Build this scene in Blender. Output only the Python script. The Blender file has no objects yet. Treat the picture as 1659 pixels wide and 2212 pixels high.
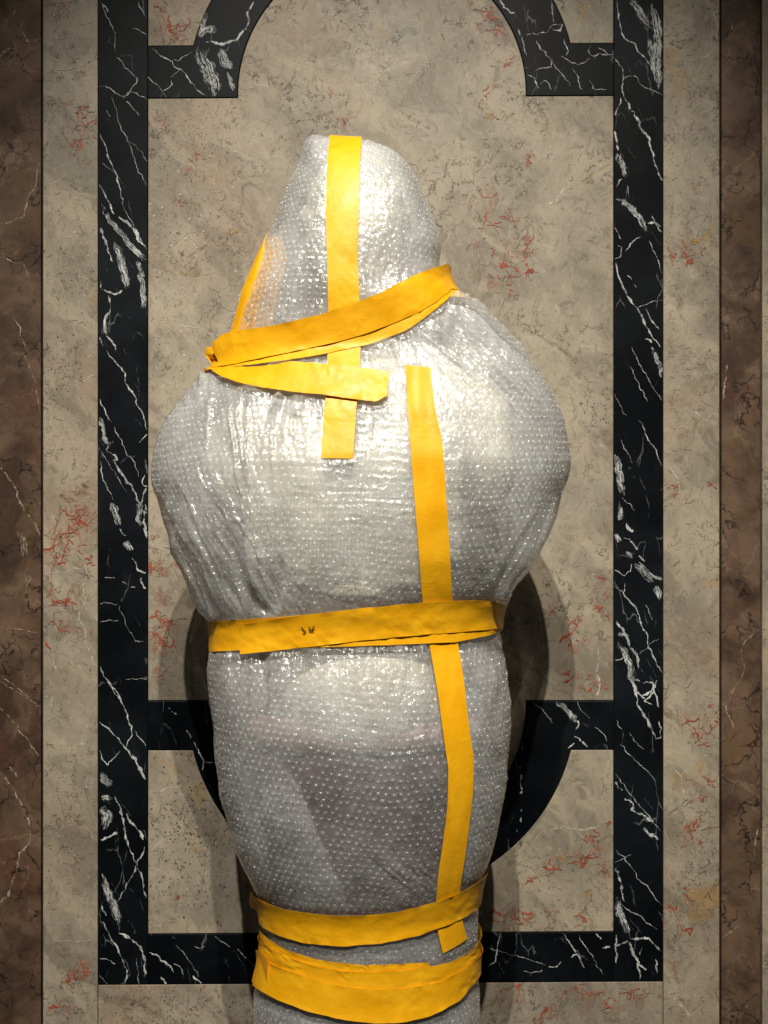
import bpy, bmesh, math, random
import numpy as np
from mathutils import Vector

# ------------------------------------------------------------------ camera, world, lamps, exposure
W_WALL = 1.32                 # metres of wall seen across the frame
D = 2.1                       # camera to wall
K = W_WALL / 1659.0           # metres per layout unit on the wall plane
YC = -0.30                    # depth of the figure's axis in front of the wall

sc = bpy.context.scene
cam_d = bpy.data.cameras.new("camera")
cam = bpy.data.objects.new("camera", cam_d)
sc.collection.objects.link(cam)
cam.location = (0, -D, 0)
cam.rotation_euler = (math.radians(90), 0, 0)
cam_d.sensor_fit = 'HORIZONTAL'
cam_d.angle = 2 * math.atan(W_WALL / 2 / D)
cam_d.clip_end = 100
sc.camera = cam

world = bpy.data.worlds.new("World")
sc.world = world
world.use_nodes = True
bgn = world.node_tree.nodes["Background"]
bgn.inputs[0].default_value = (1.0, 0.93, 0.84, 1)
bgn.inputs[1].default_value = 0.028

def spot(name, loc, target, power, col, size_deg, rad):
    l = bpy.data.lights.new(name, 'SPOT')
    l.energy = power; l.color = col
    l.spot_size = math.radians(size_deg); l.spot_blend = 1.0
    l.shadow_soft_size = rad
    o = bpy.data.objects.new(name, l)
    o.location = loc
    o.rotation_euler = (Vector(target) - Vector(loc)).to_track_quat('-Z', 'Y').to_euler()
    sc.collection.objects.link(o)
    return o
spot("ceiling_spot_lamp", (0.16, -3.6, 3.6), (0.03, 0, -0.30), 910, (1.0, 0.945, 0.835), 28, 0.028)
spot("ceiling_spot_lamp", (-0.30, -3.6, 3.6), (-0.02, 0, -0.30), 930, (1.0, 0.955, 0.865), 28, 0.028)

sc.view_settings.view_transform = 'Standard'
sc.view_settings.look = 'None'
sc.view_settings.exposure = 0.0
sc.view_settings.gamma = 1.0
sc.render.engine = 'CYCLES'
sc.cycles.use_denoising = True
sc.cycles.max_bounces = 10
sc.cycles.diffuse_bounces = 4
sc.cycles.glossy_bounces = 3
sc.cycles.transmission_bounces = 6
sc.cycles.transparent_max_bounces = 14
sc.cycles.sample_clamp_indirect = 6.0
sc.cycles.caustics_reflective = False
sc.cycles.caustics_refractive = False

rng = np.random.default_rng(7)
random.seed(7)

# ------------------------------------------------------------------ helpers
def link(o, parent=None):
    sc.collection.objects.link(o)
    if parent is not None:
        o.parent = parent
    return o

def mesh_obj(name, verts, faces, mat, parent=None, smooth=False):
    me = bpy.data.meshes.new(name)
    me.from_pydata([tuple(v) for v in verts], [], faces)
    me.update()
    if smooth:
        me.polygons.foreach_set('use_smooth', [True] * len(me.polygons))
    me.materials.append(mat)
    return link(bpy.data.objects.new(name, me), parent)

def np_mesh(name, verts, quads, mat, parent=None, tris=None):
    """big meshes straight from numpy arrays"""
    me = bpy.data.meshes.new(name)
    nv = len(verts); nq = len(quads); nt = 0 if tris is None else len(tris)
    me.vertices.add(nv)
    me.vertices.foreach_set('co', np.ascontiguousarray(verts, dtype=np.float32).ravel())
    loops = [np.asarray(quads, dtype=np.int32).ravel()]
    starts = [np.arange(nq, dtype=np.int32) * 4]
    totals = [np.full(nq, 4, dtype=np.int32)]
    if nt:
        loops.append(np.asarray(tris, dtype=np.int32).ravel())
        starts.append(nq * 4 + np.arange(nt, dtype=np.int32) * 3)
        totals.append(np.full(nt, 3, dtype=np.int32))
    loops = np.concatenate(loops); starts = np.concatenate(starts); totals = np.concatenate(totals)
    me.loops.add(len(loops)); me.polygons.add(nq + nt)
    me.loops.foreach_set('vertex_index', loops)
    me.polygons.foreach_set('loop_start', starts)
    me.polygons.foreach_set('loop_total', totals)
    me.polygons.foreach_set('use_smooth', np.ones(nq + nt, dtype=bool))
    me.update(calc_edges=True)
    me.validate()
    me.materials.append(mat)
    return link(bpy.data.objects.new(name, me), parent)

def hash2(ix, iy, seed):
    h = (ix.astype(np.int64) * 374761393 + iy.astype(np.int64) * 668265263 + seed * 1442695041) & 0x7fffffff
    h = ((h ^ (h >> 13)) * 1274126177) & 0x7fffffff
    h = ((h ^ (h >> 16)) * 69069 + 12345) & 0x7fffffff
    return (h ^ (h >> 11)).astype(np.float64) % 65536 / 65535.0

def vn(x, y, seed=0):
    """value noise, -1..1"""
    x = np.asarray(x, float); y = np.asarray(y, float)
    x, y = np.broadcast_arrays(x, y)
    ix = np.floor(x); iy = np.floor(y)
    fx = x - ix; fy = y - iy
    ix = ix.astype(np.int64); iy = iy.astype(np.int64)
    ux = fx * fx * fx * (fx * (fx * 6 - 15) + 10); uy = fy * fy * fy * (fy * (fy * 6 - 15) + 10)
    a = hash2(ix, iy, seed); b = hash2(ix + 1, iy, seed)
    c = hash2(ix, iy + 1, seed); d = hash2(ix + 1, iy + 1, seed)
    return 2 * ((a * (1 - ux) + b * ux) * (1 - uy) + (c * (1 - ux) + d * ux) * uy) - 1

def fbm(x, y, seed=0, oct=3):
    s = 0; amp = 1; t = 0
    for o in range(oct):
        s = s + amp * vn(x * 2 ** o, y * 2 ** o, seed + 17 * o); t += amp; amp *= 0.5
    return s / t

def ridge(n):
    return 1 - np.abs(n) * 2

def gsm(a, s):
    r = int(3 * s) + 1
    k = np.exp(-0.5 * (np.arange(-r, r + 1) / s) ** 2); k /= k.sum()
    return np.convolve(np.pad(a, r, mode='edge'), k, mode='valid')

def sstep(x, a, b):
    t = np.clip((x - a) / (b - a), 0, 1)
    return t * t * (3 - 2 * t)

# ------------------------------------------------------------------ node materials
class NT:
    def __init__(self, name):
        self.mat = bpy.data.materials.new(name)
        self.mat.use_nodes = True
        self.t = self.mat.node_tree
        for n in list(self.t.nodes):
            self.t.nodes.remove(n)
        self.out = self.n('ShaderNodeOutputMaterial')
    def n(self, typ, **kw):
        nd = self.t.nodes.new(typ)
        for k, v in kw.items():
            setattr(nd, k, v)
        return nd
    def put(self, sock, v):
        if isinstance(v, bpy.types.NodeSocket):
            self.t.links.new(v, sock)
        elif v is not None:
            if sock.type == 'RGBA' and not hasattr(v, '__len__'):
                v = (v, v, v, 1)
            elif sock.type == 'RGBA' and len(v) == 3:
                v = (*v, 1)
            sock.default_value = v
    def math(self, op, a, b=None, c=None, clamp=False):
        m = self.n('ShaderNodeMath', operation=op, use_clamp=clamp)
        self.put(m.inputs[0], a); self.put(m.inputs[1], b)
        if c is not None: self.put(m.inputs[2], c)
        return m.outputs[0]
    def ramp(self, fac, lo, hi, a=0.0, b=1.0, smooth=True):
        m = self.n('ShaderNodeMapRange', clamp=True)
        if smooth: m.interpolation_type = 'SMOOTHSTEP'
        self.put(m.inputs[0], fac); self.put(m.inputs[1], lo); self.put(m.inputs[2], hi)
        self.put(m.inputs[3], a); self.put(m.inputs[4], b)
        return m.outputs[0]
    def mix(self, fac, a, b, blend='MIX'):
        m = self.n('ShaderNodeMix', data_type='RGBA', blend_type=blend)
        self.put(m.inputs[0], fac); self.put(m.inputs[6], a); self.put(m.inputs[7], b)
        return m.outputs[2]
    def noise(self, vec, scale, detail=4, rough=0.55, dist=0.0):
        m = self.n('ShaderNodeTexNoise')
        self.put(m.inputs['Vector'], vec)
        m.inputs['Scale'].default_value = scale; m.inputs['Detail'].default_value = detail
        m.inputs['Roughness'].default_value = rough; m.inputs['Distortion'].default_value = dist
        return m
    def voro(self, vec, scale, feature='F1', rnd=1.0):
        m = self.n('ShaderNodeTexVoronoi', feature=feature)
        self.put(m.inputs['Vector'], vec)
        m.inputs['Scale'].default_value = scale; m.inputs['Randomness'].default_value = rnd
        return m
    def vadd(self, a, b):
        m = self.n('ShaderNodeVectorMath', operation='ADD'); self.put(m.inputs[0], a); self.put(m.inputs[1], b); return m.outputs[0]
    def vscale(self, a, s):
        m = self.n('ShaderNodeVectorMath', operation='SCALE'); self.put(m.inputs[0], a); self.put(m.inputs[3], s); return m.outputs[0]
    def vmul(self, a, b):
        m = self.n('ShaderNodeVectorMath', operation='MULTIPLY'); self.put(m.inputs[0], a); self.put(m.inputs[1], b); return m.outputs[0]
    def coords(self, rnd=True):
        tc = self.n('ShaderNodeTexCoord')
        v = tc.outputs['Object']
        if rnd:
            oi = self.n('ShaderNodeObjectInfo')
            r = self.math('MULTIPLY', oi.outputs['Random'], 13.0)
            cx = self.n('ShaderNodeCombineXYZ')
            self.put(cx.inputs[0], r); self.put(cx.inputs[2], r)
            v = self.vadd(v, cx.outputs[0])
        return v
    def warp(self, vec, scale, amt, detail=3):
        nz = self.noise(vec, scale, detail)
        m = self.n('ShaderNodeVectorMath', operation='SUBTRACT')
        self.put(m.inputs[0], nz.outputs['Color']); m.inputs[1].default_value = (0.5, 0.5, 0.5)
        return self.vadd(vec, self.vscale(m.outputs[0], amt))
    def bump(self, height, strength, dist, normal=None):
        b = self.n('ShaderNodeBump')
        b.inputs['Strength'].default_value = strength; b.inputs['Distance'].default_value = dist
        self.put(b.inputs['Height'], height)
        if normal is not None: self.put(b.inputs['Normal'], normal)
        return b.outputs[0]
    def principled(self, col, rough, normal=None, spec=0.5, **kw):
        p = self.n('ShaderNodeBsdfPrincipled')
        self.put(p.inputs['Base Color'], col); self.put(p.inputs['Roughness'], rough)
        self.put(p.inputs['Specular IOR Level'], spec)
        if normal is not None: self.put(p.inputs['Normal'], normal)
        for k, v in kw.items():
            self.put(p.inputs[k], v)
        return p.outputs[0]
    def done(self, shader):
        self.t.links.new(shader, self.out.inputs['Surface'])
        return self.mat

def beige_marble():
    t = NT("beige_marble")
    v = t.coords()
    w = t.warp(v, 9, 0.10)
    n1 = t.noise(w, 5, 8, 0.62).outputs['Fac']
    n2 = t.noise(v, 2.2, 5, 0.6, 0.8).outputs['Fac']
    n3 = t.noise(w, 34, 7, 0.68).outputs['Fac']
    c = t.mix(t.ramp(n1, 0.34, 0.66), (0.27, 0.24, 0.19), (0.50, 0.44, 0.345))
    c = t.mix(t.ramp(n2, 0.50, 0.68, 0, 0.65), c, (0.40, 0.285, 0.205))
    c = t.mix(t.ramp(n2, 0.48, 0.28, 0, 0.55), c, (0.30, 0.285, 0.25))
    c = t.mix(t.ramp(n3, 0.45, 0.32, 0, 0.55), c, (0.165, 0.14, 0.11))
    c = t.mix(t.ramp(n3, 0.57, 0.72, 0, 0.60), c, (0.52, 0.47, 0.39))
    rot = t.n('ShaderNodeVectorRotate', rotation_type='Y_AXIS'); t.put(rot.inputs['Vector'], w); rot.inputs['Angle'].default_value = math.radians(-42)
    nd = t.noise(t.vmul(rot.outputs[0], (3.0, 3.0, 13.0)), 1.0, 6, 0.62, 0.6).outputs['Fac']
    c = t.mix(t.ramp(nd, 0.53, 0.65, 0, 0.6), c, (0.53, 0.455, 0.345))
    c = t.mix(t.ramp(nd, 0.47, 0.35, 0, 0.65), c, (0.215, 0.185, 0.145))
    # brushy vertical dabs
    nb = t.noise(t.vmul(w, (120, 120, 34)), 1.0, 4, 0.6).outputs['Fac']
    c = t.mix(t.ramp(nb, 0.54, 0.72, 0, 0.5), c, (0.20, 0.17, 0.135))
    c = t.mix(t.ramp(nb, 0.44, 0.29, 0, 0.42), c, (0.54, 0.48, 0.39))
    # ochre stains
    no = t.noise(w, 7.5, 4, 0.6).outputs['Color']
    so = t.n('ShaderNodeSeparateColor'); t.put(so.inputs[0], no)
    c = t.mix(t.ramp(so.outputs[1], 0.63, 0.74, 0, 0.65), c, (0.40, 0.24, 0.075))
    # broken fine dark hairlines
    w2 = t.warp(v, 26, 0.03, 4)
    hn = t.noise(w2, 30, 6, 0.62, 0.4).outputs['Fac']
    m1 = t.ramp(t.noise(v, 8, 3).outputs['Fac'], 0.44, 0.60)
    m1b = t.ramp(t.noise(v, 60, 2).outputs['Fac'], 0.46, 0.54)
    k1 = t.math('MULTIPLY', t.math('MULTIPLY', t.ramp(t.math('ABSOLUTE', t.math('SUBTRACT', hn, 0.5)), 0.016, 0.004), m1), m1b)
    c = t.mix(t.math('MULTIPLY', k1, 0.8), c, (0.085, 0.07, 0.055))
    w3 = t.warp(v, 14, 0.10, 5)
    e2 = t.voro(w3, 11, 'DISTANCE_TO_EDGE').outputs['Distance']
    m2 = t.ramp(t.noise(v, 6, 3).outputs['Fac'], 0.54, 0.64)
    k2 = t.math('MULTIPLY', t.ramp(e2, 0.020, 0.004), m2)
    c = t.mix(t.math('MULTIPLY', k2, 0.6), c, (0.14, 0.10, 0.075))
    # pale threads
    e3 = t.voro(t.warp(v, 8, 0.16, 5), 5.5, 'DISTANCE_TO_EDGE').outputs['Distance']
    k3 = t.math('MULTIPLY', t.ramp(e3, 0.026, 0.004), t.ramp(n1, 0.52, 0.64))
    c = t.mix(t.math('MULTIPLY', k3, 0.35), c, (0.60, 0.55, 0.46))
    # sparse red threads
    e4 = t.voro(t.warp(v, 30, 0.06, 5), 20, 'DISTANCE_TO_EDGE').outputs['Distance']
    so2 = t.noise(v, 4.2, 3, 0.6).outputs['Fac']
    k4 = t.math('MULTIPLY', t.ramp(e4, 0.06, 0.02), t.math('MULTIPLY', t.ramp(so2, 0.60, 0.68), t.ramp(n3, 0.44, 0.56)))
    c = t.mix(t.math('MULTIPLY', k4, 0.7), c, (0.30, 0.085, 0.045))
    # pepper
    d1 = t.voro(v, 210, 'F1').outputs['Distance']
    k5 = t.math('MULTIPLY', t.ramp(d1, 0.26, 0.16), t.ramp(t.noise(v, 5, 4).outputs['Fac'], 0.52, 0.64))
    c = t.mix(t.math('MULTIPLY', k5, 0.6), c, (0.11, 0.095, 0.08))
    c = t.mix(1.0, c, (0.72, 0.69, 0.645), 'MULTIPLY')
    h = t.math('ADD', t.math('ADD', t.math('MULTIPLY', n3, 0.8), t.math('MULTIPLY', nb, 0.5)), t.math('MULTIPLY', k1, -0.5))
    bm = t.bump(h, 0.45, 0.002)
    return t.done(t.principled(c, t.ramp(n3, 0.3, 0.7, 0.42, 0.62), bm, 0.35))

def black_marble():
    t = NT("black_marble")
    v = t.coords()
    w = t.warp(v, 7, 0.12)
    n1 = t.noise(w, 4, 6, 0.6).outputs['Fac']
    n2 = t.noise(t.vmul(w, (60, 60, 14)), 1.0, 5, 0.6).outputs['Fac']
    c = t.mix(t.ramp(n1, 0.4, 0.7), (0.0018, 0.0026, 0.0036), (0.0055, 0.0078, 0.0105))
    c = t.mix(t.ramp(n2, 0.58, 0.8, 0, 0.25), c, (0.022, 0.025, 0.028))
    e = t.voro(t.warp(t.vmul(v, (1.6, 1, 0.62)), 16, 0.05, 4), 13, 'DISTANCE_TO_EDGE').outputs['Distance']
    k = t.math('MULTIPLY', t.ramp(e, 0.016, 0.004), t.ramp(t.noise(v, 13, 3).outputs['Fac'], 0.52, 0.62))
    c = t.mix(t.math('MULTIPLY', k, 0.45), c, (0.20, 0.21, 0.21))
    bm = t.bump(n2, 0.12, 0.001)
    return t.done(t.principled(c, t.ramp(n1, 0.3, 0.7, 0.36, 0.5), bm, 0.13))

def brown_marble():
    t = NT("brown_marble")
    v = t.coords()
    w = t.warp(v, 12, 0.12)
    n1 = t.noise(w, 8, 8, 0.65).outputs['Fac']
    n2 = t.noise(w, 3.5, 5, 0.6, 0.5).outputs['Fac']
    n3 = t.noise(t.vmul(w, (110, 110, 30)), 1.0, 4, 0.6).outputs['Fac']
    c = t.mix(t.ramp(n1, 0.34, 0.66), (0.060, 0.038, 0.026), (0.20, 0.142, 0.100))
    c = t.mix(t.ramp(n2, 0.55, 0.72, 0, 0.75), c, (0.115, 0.040, 0.024))
    c = t.mix(t.ramp(n2, 0.44, 0.30, 0, 0.55), c, (0.165, 0.105, 0.045))
    c = t.mix(t.ramp(n3, 0.55, 0.75, 0, 0.4), c, (0.04, 0.027, 0.020))
    c = t.mix(t.ramp(n3, 0.42, 0.25, 0, 0.3), c, (0.23, 0.175, 0.13))
    e = t.voro(t.warp(v, 24, 0.07, 4), 20, 'DISTANCE_TO_EDGE').outputs['Distance']
    k = t.math('MULTIPLY', t.ramp(e, 0.04, 0.01), t.ramp(t.noise(v, 14, 3).outputs['Fac'], 0.45, 0.58))
    c = t.mix(t.math('MULTIPLY', k, 0.8), c, (0.010, 0.007, 0.005))
    e2 = t.voro(t.warp(v, 16, 0.12, 5), 8, 'DISTANCE_TO_EDGE').outputs['Distance']
    k2 = t.math('MULTIPLY', t.ramp(e2, 0.022, 0.004), t.ramp(n1, 0.46, 0.58))
    c = t.mix(t.math('MULTIPLY', k2, 0.55), c, (0.30, 0.235, 0.17))
    bm = t.bump(n1, 0.2, 0.002)
    c = t.mix(1.0, c, (0.70, 0.61, 0.55), 'MULTIPLY')
    return t.done(t.principled(c, 0.5, bm, 0.25))

def paint_mark(name, ca, cb, lo, hi, scale=70, smax=0.0):
    """brushed veins: colour broken up by dry-brush gaps"""
    t = NT(name)
    v = t.coords(False)
    w = t.warp(v, 60, 0.01)
    n1 = t.noise(t.vmul(w, (1.6, 1, 0.8)), scale * 2.2, 5, 0.65).outputs['Fac']
    n2 = t.noise(v, scale * 0.5, 3).outputs['Fac']
    c = t.mix(t.ramp(n2, 0.35, 0.65), ca, cb)
    p = t.principled(c, 0.5, None, 0.3)
    tr = t.n('ShaderNodeBsdfTransparent').outputs[0]
    m = t.n('ShaderNodeMixShader')
    t.put(m.inputs[0], t.ramp(n1, lo, hi, smax, 1.0)); t.put(m.inputs[1], tr); t.put(m.inputs[2], p)
    return t.done(m.outputs[0])

def plain(name, col, rough, spec=0.4):
    t = NT(name)
    v = t.coords(False)
    n = t.noise(v, 90, 4).outputs['Fac']
    c = t.mix(t.ramp(n, 0.35, 0.65), tuple(x * 0.85 for x in col), col)
    return t.done(t.principled(c, rough, None, spec))

def tape_mat():
    t = NT("yellow_tape")
    v = t.coords(True)
    n1 = t.noise(v, 22, 5, 0.6).outputs['Fac']
    n2 = t.noise(v, 260, 3, 0.5).outputs['Fac']
    n3 = t.noise(t.vmul(v, (40, 40, 110)), 1.0, 4, 0.55).outputs['Fac']
    c = t.mix(t.ramp(n1, 0.35, 0.65), (0.76, 0.355, 0.004), (0.84, 0.415, 0.007))
    weave = t.n('ShaderNodeTexWave', wave_type='BANDS', bands_direction='Z')
    t.put(weave.inputs['Vector'], v); weave.inputs['Scale'].default_value = 420
    b1 = t.bump(weave.outputs['Fac'], 0.06, 0.0006)
    crs = t.noise(t.warp(v, 30, 0.02), 38, 5, 0.6, 1.2).outputs['Fac']
    b2 = t.bump(t.math('ABSOLUTE', t.math('SUBTRACT', crs, 0.5)), 0.22, 0.004, t.bump(n3, 0.08, 0.003, b1))
    b3 = t.bump(n2, 0.10, 0.0008, b2)
    return t.done(t.principled(c, t.ramp(n1, 0.3, 0.7, 0.36, 0.50), b3, 0.32))

def film_mat(name, haze_lo, haze_hi, rough, bump_amt, fres=1.0, fine=170, rim=1.0, patch=9, attr=None):
    t = NT(name)
    v = t.coords(False)
    w = t.warp(v, 40, 0.02)
    cr = t.noise(w, fine, 5, 0.62, 0.6).outputs['Fac']
    cl = t.noise(w, 55, 3, 0.5, 0.8).outputs['Fac']
    h = t.math('ADD', cr, t.math('MULTIPLY', cl, 1.6))
    nrm = t.bump(h, bump_amt, 0.004)
    big = t.noise(v, patch, 4, 0.6).outputs['Fac']
    lw = t.n('ShaderNodeLayerWeight'); lw.inputs[0].default_value = 0.5; t.put(lw.inputs['Normal'], nrm)
    fr = t.math('ADD', 0.045, t.math('MULTIPLY', t.math('POWER', lw.outputs['Facing'], 4.0), 0.75))
    dif = t.n('ShaderNodeBsdfDiffuse'); t.put(dif.inputs[0], (0.975, 0.975, 0.965)); t.put(dif.inputs['Normal'], nrm)
    trl = t.n('ShaderNodeBsdfTranslucent'); t.put(trl.inputs[0], (0.96, 0.96, 0.945))
    m0 = t.n('ShaderNodeMixShader'); m0.inputs[0].default_value = 0.30
    t.put(m0.inputs[1], dif.outputs[0]); t.put(m0.inputs[2], trl.outputs[0])
    tr = t.n('ShaderNodeBsdfTransparent'); t.put(tr.inputs[0], (0.97, 0.975, 0.975))
    m1 = t.n('ShaderNodeMixShader')
    hz = t.math('MULTIPLY', t.ramp(big, 0.35, 0.65, haze_lo, haze_hi), t.math('ADD', 1.0, t.math('MULTIPLY', t.math('POWER', lw.outputs['Facing'], 2.4), rim)), clamp=True)
    if attr:
        at_ = t.n('ShaderNodeAttribute', attribute_name=attr); hz = t.math('MULTIPLY', hz, at_.outputs['Fac'])
    t.put(m1.inputs[0], hz)
    t.put(m1.inputs[1], tr.outputs[0]); t.put(m1.inputs[2], m0.outputs[0])
    gl = t.n('ShaderNodeBsdfGlossy'); t.put(gl.inputs[0], (1, 1, 1)); t.put(gl.inputs['Roughness'], rough); t.put(gl.inputs['Normal'], nrm)
    m2 = t.n('ShaderNodeMixShader'); t.put(m2.inputs[0], t.math('MULTIPLY', fr, fres, clamp=True))
    t.put(m2.inputs[1], m1.outputs[0]); t.put(m2.inputs[2], gl.outputs[0])
    return t.done(m2.outputs[0])

def statue_marble(name, ca, cb, scale=9):
    t = NT(name)
    v = t.coords(False)
    n1 = t.noise(t.warp(v, 8, 0.1), scale, 6, 0.6).outputs['Fac']
    c = t.mix(t.ramp(n1, 0.35, 0.65), ca, cb)
    return t.done(t.principled(c, 0.4, None, 0.4))

M_BEIGE = beige_marble(); M_BLACK = black_marble(); M_BROWN = brown_marble()
M_GROUT = plain("joint_grout", (0.012, 0.010, 0.008), 0.8, 0.2)
M_WHITE = paint_mark("white_vein_paint", (0.26, 0.275, 0.27), (0.56, 0.57, 0.535), 0.32, 0.54, 60, 0.2)
M_RED = paint_mark("red_vein_paint", (0.25, 0.042, 0.020), (0.33, 0.085, 0.042), 0.27, 0.47, 60)
M_GREY = paint_mark("grey_fleck_paint", (0.075, 0.062, 0.05), (0.14, 0.12, 0.10), 0.30, 0.5, 70, 0.2)
M_CREAM = paint_mark("cream_vein_paint", (0.38, 0.34, 0.275), (0.50, 0.46, 0.385), 0.34, 0.58, 60)
M_OCHRE = paint_mark("ochre_vein_paint", (0.42, 0.23, 0.05), (0.46, 0.30, 0.11), 0.38, 0.66, 50)
M_TAN = paint_mark("tan_vein_paint", (0.28, 0.21, 0.15), (0.42, 0.34, 0.25), 0.36, 0.62, 60)
M_TAPE = tape_mat()
M_FILM = film_mat("clear_film", 0.075, 0.145, 0.14, 0.34, 1.25, 190, 5.0)
M_BUB = film_mat("clear_bubble", 0.05, 0.075, 0.23, 0.06, 1.8, 260, 4.5)
M_INNER = film_mat("inner_film", 0.23, 0.54, 0.26, 0.4, 0.6, 120, 0.6, 7, "sheet_layers")
M_REAR = film_mat("rear_light_block", 0.62, 0.80, 0.30, 0.5, 0.5, 90, 0.3, 7)
M_INK = plain("black_ink", (0.02, 0.012, 0.01), 0.5)
M_BUST = statue_marble("cream_statue_marble", (0.62, 0.56, 0.43), (0.78, 0.73, 0.60))
M_PINK = statue_marble("pink_marble", (0.42, 0.25, 0.225), (0.54, 0.37, 0.335), 14)
M_PLUM = statue_marble("dark_plum_marble", (0.060, 0.038, 0.040), (0.150, 0.100, 0.098), 16)

# ------------------------------------------------------------------ the inlaid marble wall
def warp_y(x, y):
    return y - 6.0 * ((x - 319) / 1007.0) * min(1.0, abs(y - 1514) / 600.0)
def WP(x, y, depth=0.0):
    return ((x - 829.5) * K, -depth, (1106 - warp_y(x, y)) * K)

CX = 825.0; TOPY = 205.0; BOTY = 1520.0; RI = 312.0; RO = 420.0
def arc(cx, cy, r, a0, a1, n=64):
    return [(cx + r * math.cos(a0 + (a1 - a0) * i / n), cy + r * math.sin(a0 + (a1 - a0) * i / n)) for i in range(n + 1)]
def arc_top(r, y):       # left to right over the top lobe, ends at height y
    a = math.asin((y - TOPY) / r)
    return arc(CX, TOPY, r, math.pi - a, 2 * math.pi + a)
def arc_bot(r, y):       # right to left under the bottom lobe
    a = math.asin((y - BOTY) / r)
    return arc(CX, BOTY, r, a, math.pi - a)

Y0, Y1 = -420, 2760
g = 1.1                   # half joint
POLY = {}
POLY['central_panel'] = ([(319 + g, 212 + g)] + arc_top(RI - g, 212 + g) + [(1326 - g, 212 + g), (1326 - g, 1514 - g)] + arc_bot(RI - g, 1514 - g) + [(319 + g, 1514 - g)])
at = arc_top(RO + g, 100 - g)
half = len(at) // 2
POLY['corner_panel_l'] = [(319 + g, 100 - g)] + at[:half + 1] + [(CX - 0.6, Y0), (319 + g, Y0)]
POLY['corner_panel_r'] = at[half:] + [(1326 - g, 100 - g), (1326 - g, Y0), (CX + 0.6, Y0)]
POLY['lower_panel'] = [(319 + g, 1620 + g)] + list(reversed(arc_bot(RO + g, 1620 + g))) + [(1326 - g, 1620 + g), (1326 - g, 2018 - g), (319 + g, 2018 - g)]
POLY['border_l'] = [(92 + g, Y0), (212 - g, Y0), (212 - g, Y1), (92 + g, Y1)]
POLY['border_r'] = [(1432 + g, Y0), (1555 - g, Y0), (1555 - g, Y1), (1432 + g, Y1)]
POLY['border_b'] = [(212.2, 2126 + g), (1431.8, 2126 + g), (1431.8, Y1), (212.2, Y1)]
POLY['stile_l'] = [(212, Y0), (319, Y0), (319, 2126), (212, 2126)]
POLY['stile_r'] = [(1326, Y0), (1432, Y0), (1432, 2126), (1326, 2126)]
POLY['rail_b'] = [(319.15, 2018), (1325.85, 2018), (1325.85, 2126), (319.15, 2126)]
POLY['arch_t'] = [(319.15, 100)] + arc_top(RO, 100) + [(1325.85, 100), (1325.85, 212)] + list(reversed(arc_top(RI, 212))) + [(319.15, 212)]
POLY['arch_b'] = [(319.15, 1514)] + list(reversed(arc_bot(RI, 1514))) + [(1325.85, 1514), (1325.85, 1620)] + arc_bot(RO, 1620) + [(319.15, 1620)]
POLY['brown_l'] = [(-330, Y0), (90, Y0), (90, Y1), (-330, Y1)]
POLY['brown_r'] = [(1557, Y0), (1640, Y0), (1640, Y1), (1557, Y1)]
POLY['edge_r'] = [(1643, Y0), (1990, Y0), (1990, Y1), (1643, Y1)]

def slab(name, poly, depth, mat, parent, thick=0.02, bev=0.0011):
    bm = bmesh.new()
    vs = [bm.verts.new(WP(x, y, depth)) for x, y in poly]
    f = bm.faces.new(vs)
    f.normal_update()
    if f.normal.y > 0:
        f.normal_flip()
    r = bmesh.ops.extrude_face_region(bm, geom=[f])
    # move original back, keep copy in front
    newv = [e for e in r['geom'] if isinstance(e, bmesh.types.BMVert)]
    for v in newv:
        v.co.y += thick
    bm.normal_update()
    bmesh.ops.recalc_face_normals(bm, faces=bm.faces)
    me = bpy.data.meshes.new(name)
    bm.to_mesh(me); bm.free()
    me.materials.append(mat)
    o = link(bpy.data.objects.new(name, me), parent)
    md = o.modifiers.new("edge", 'BEVEL'); md.width = bev; md.segments = 2; md.limit_method = 'ANGLE'; md.angle_limit = math.radians(40)
    return o

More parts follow.
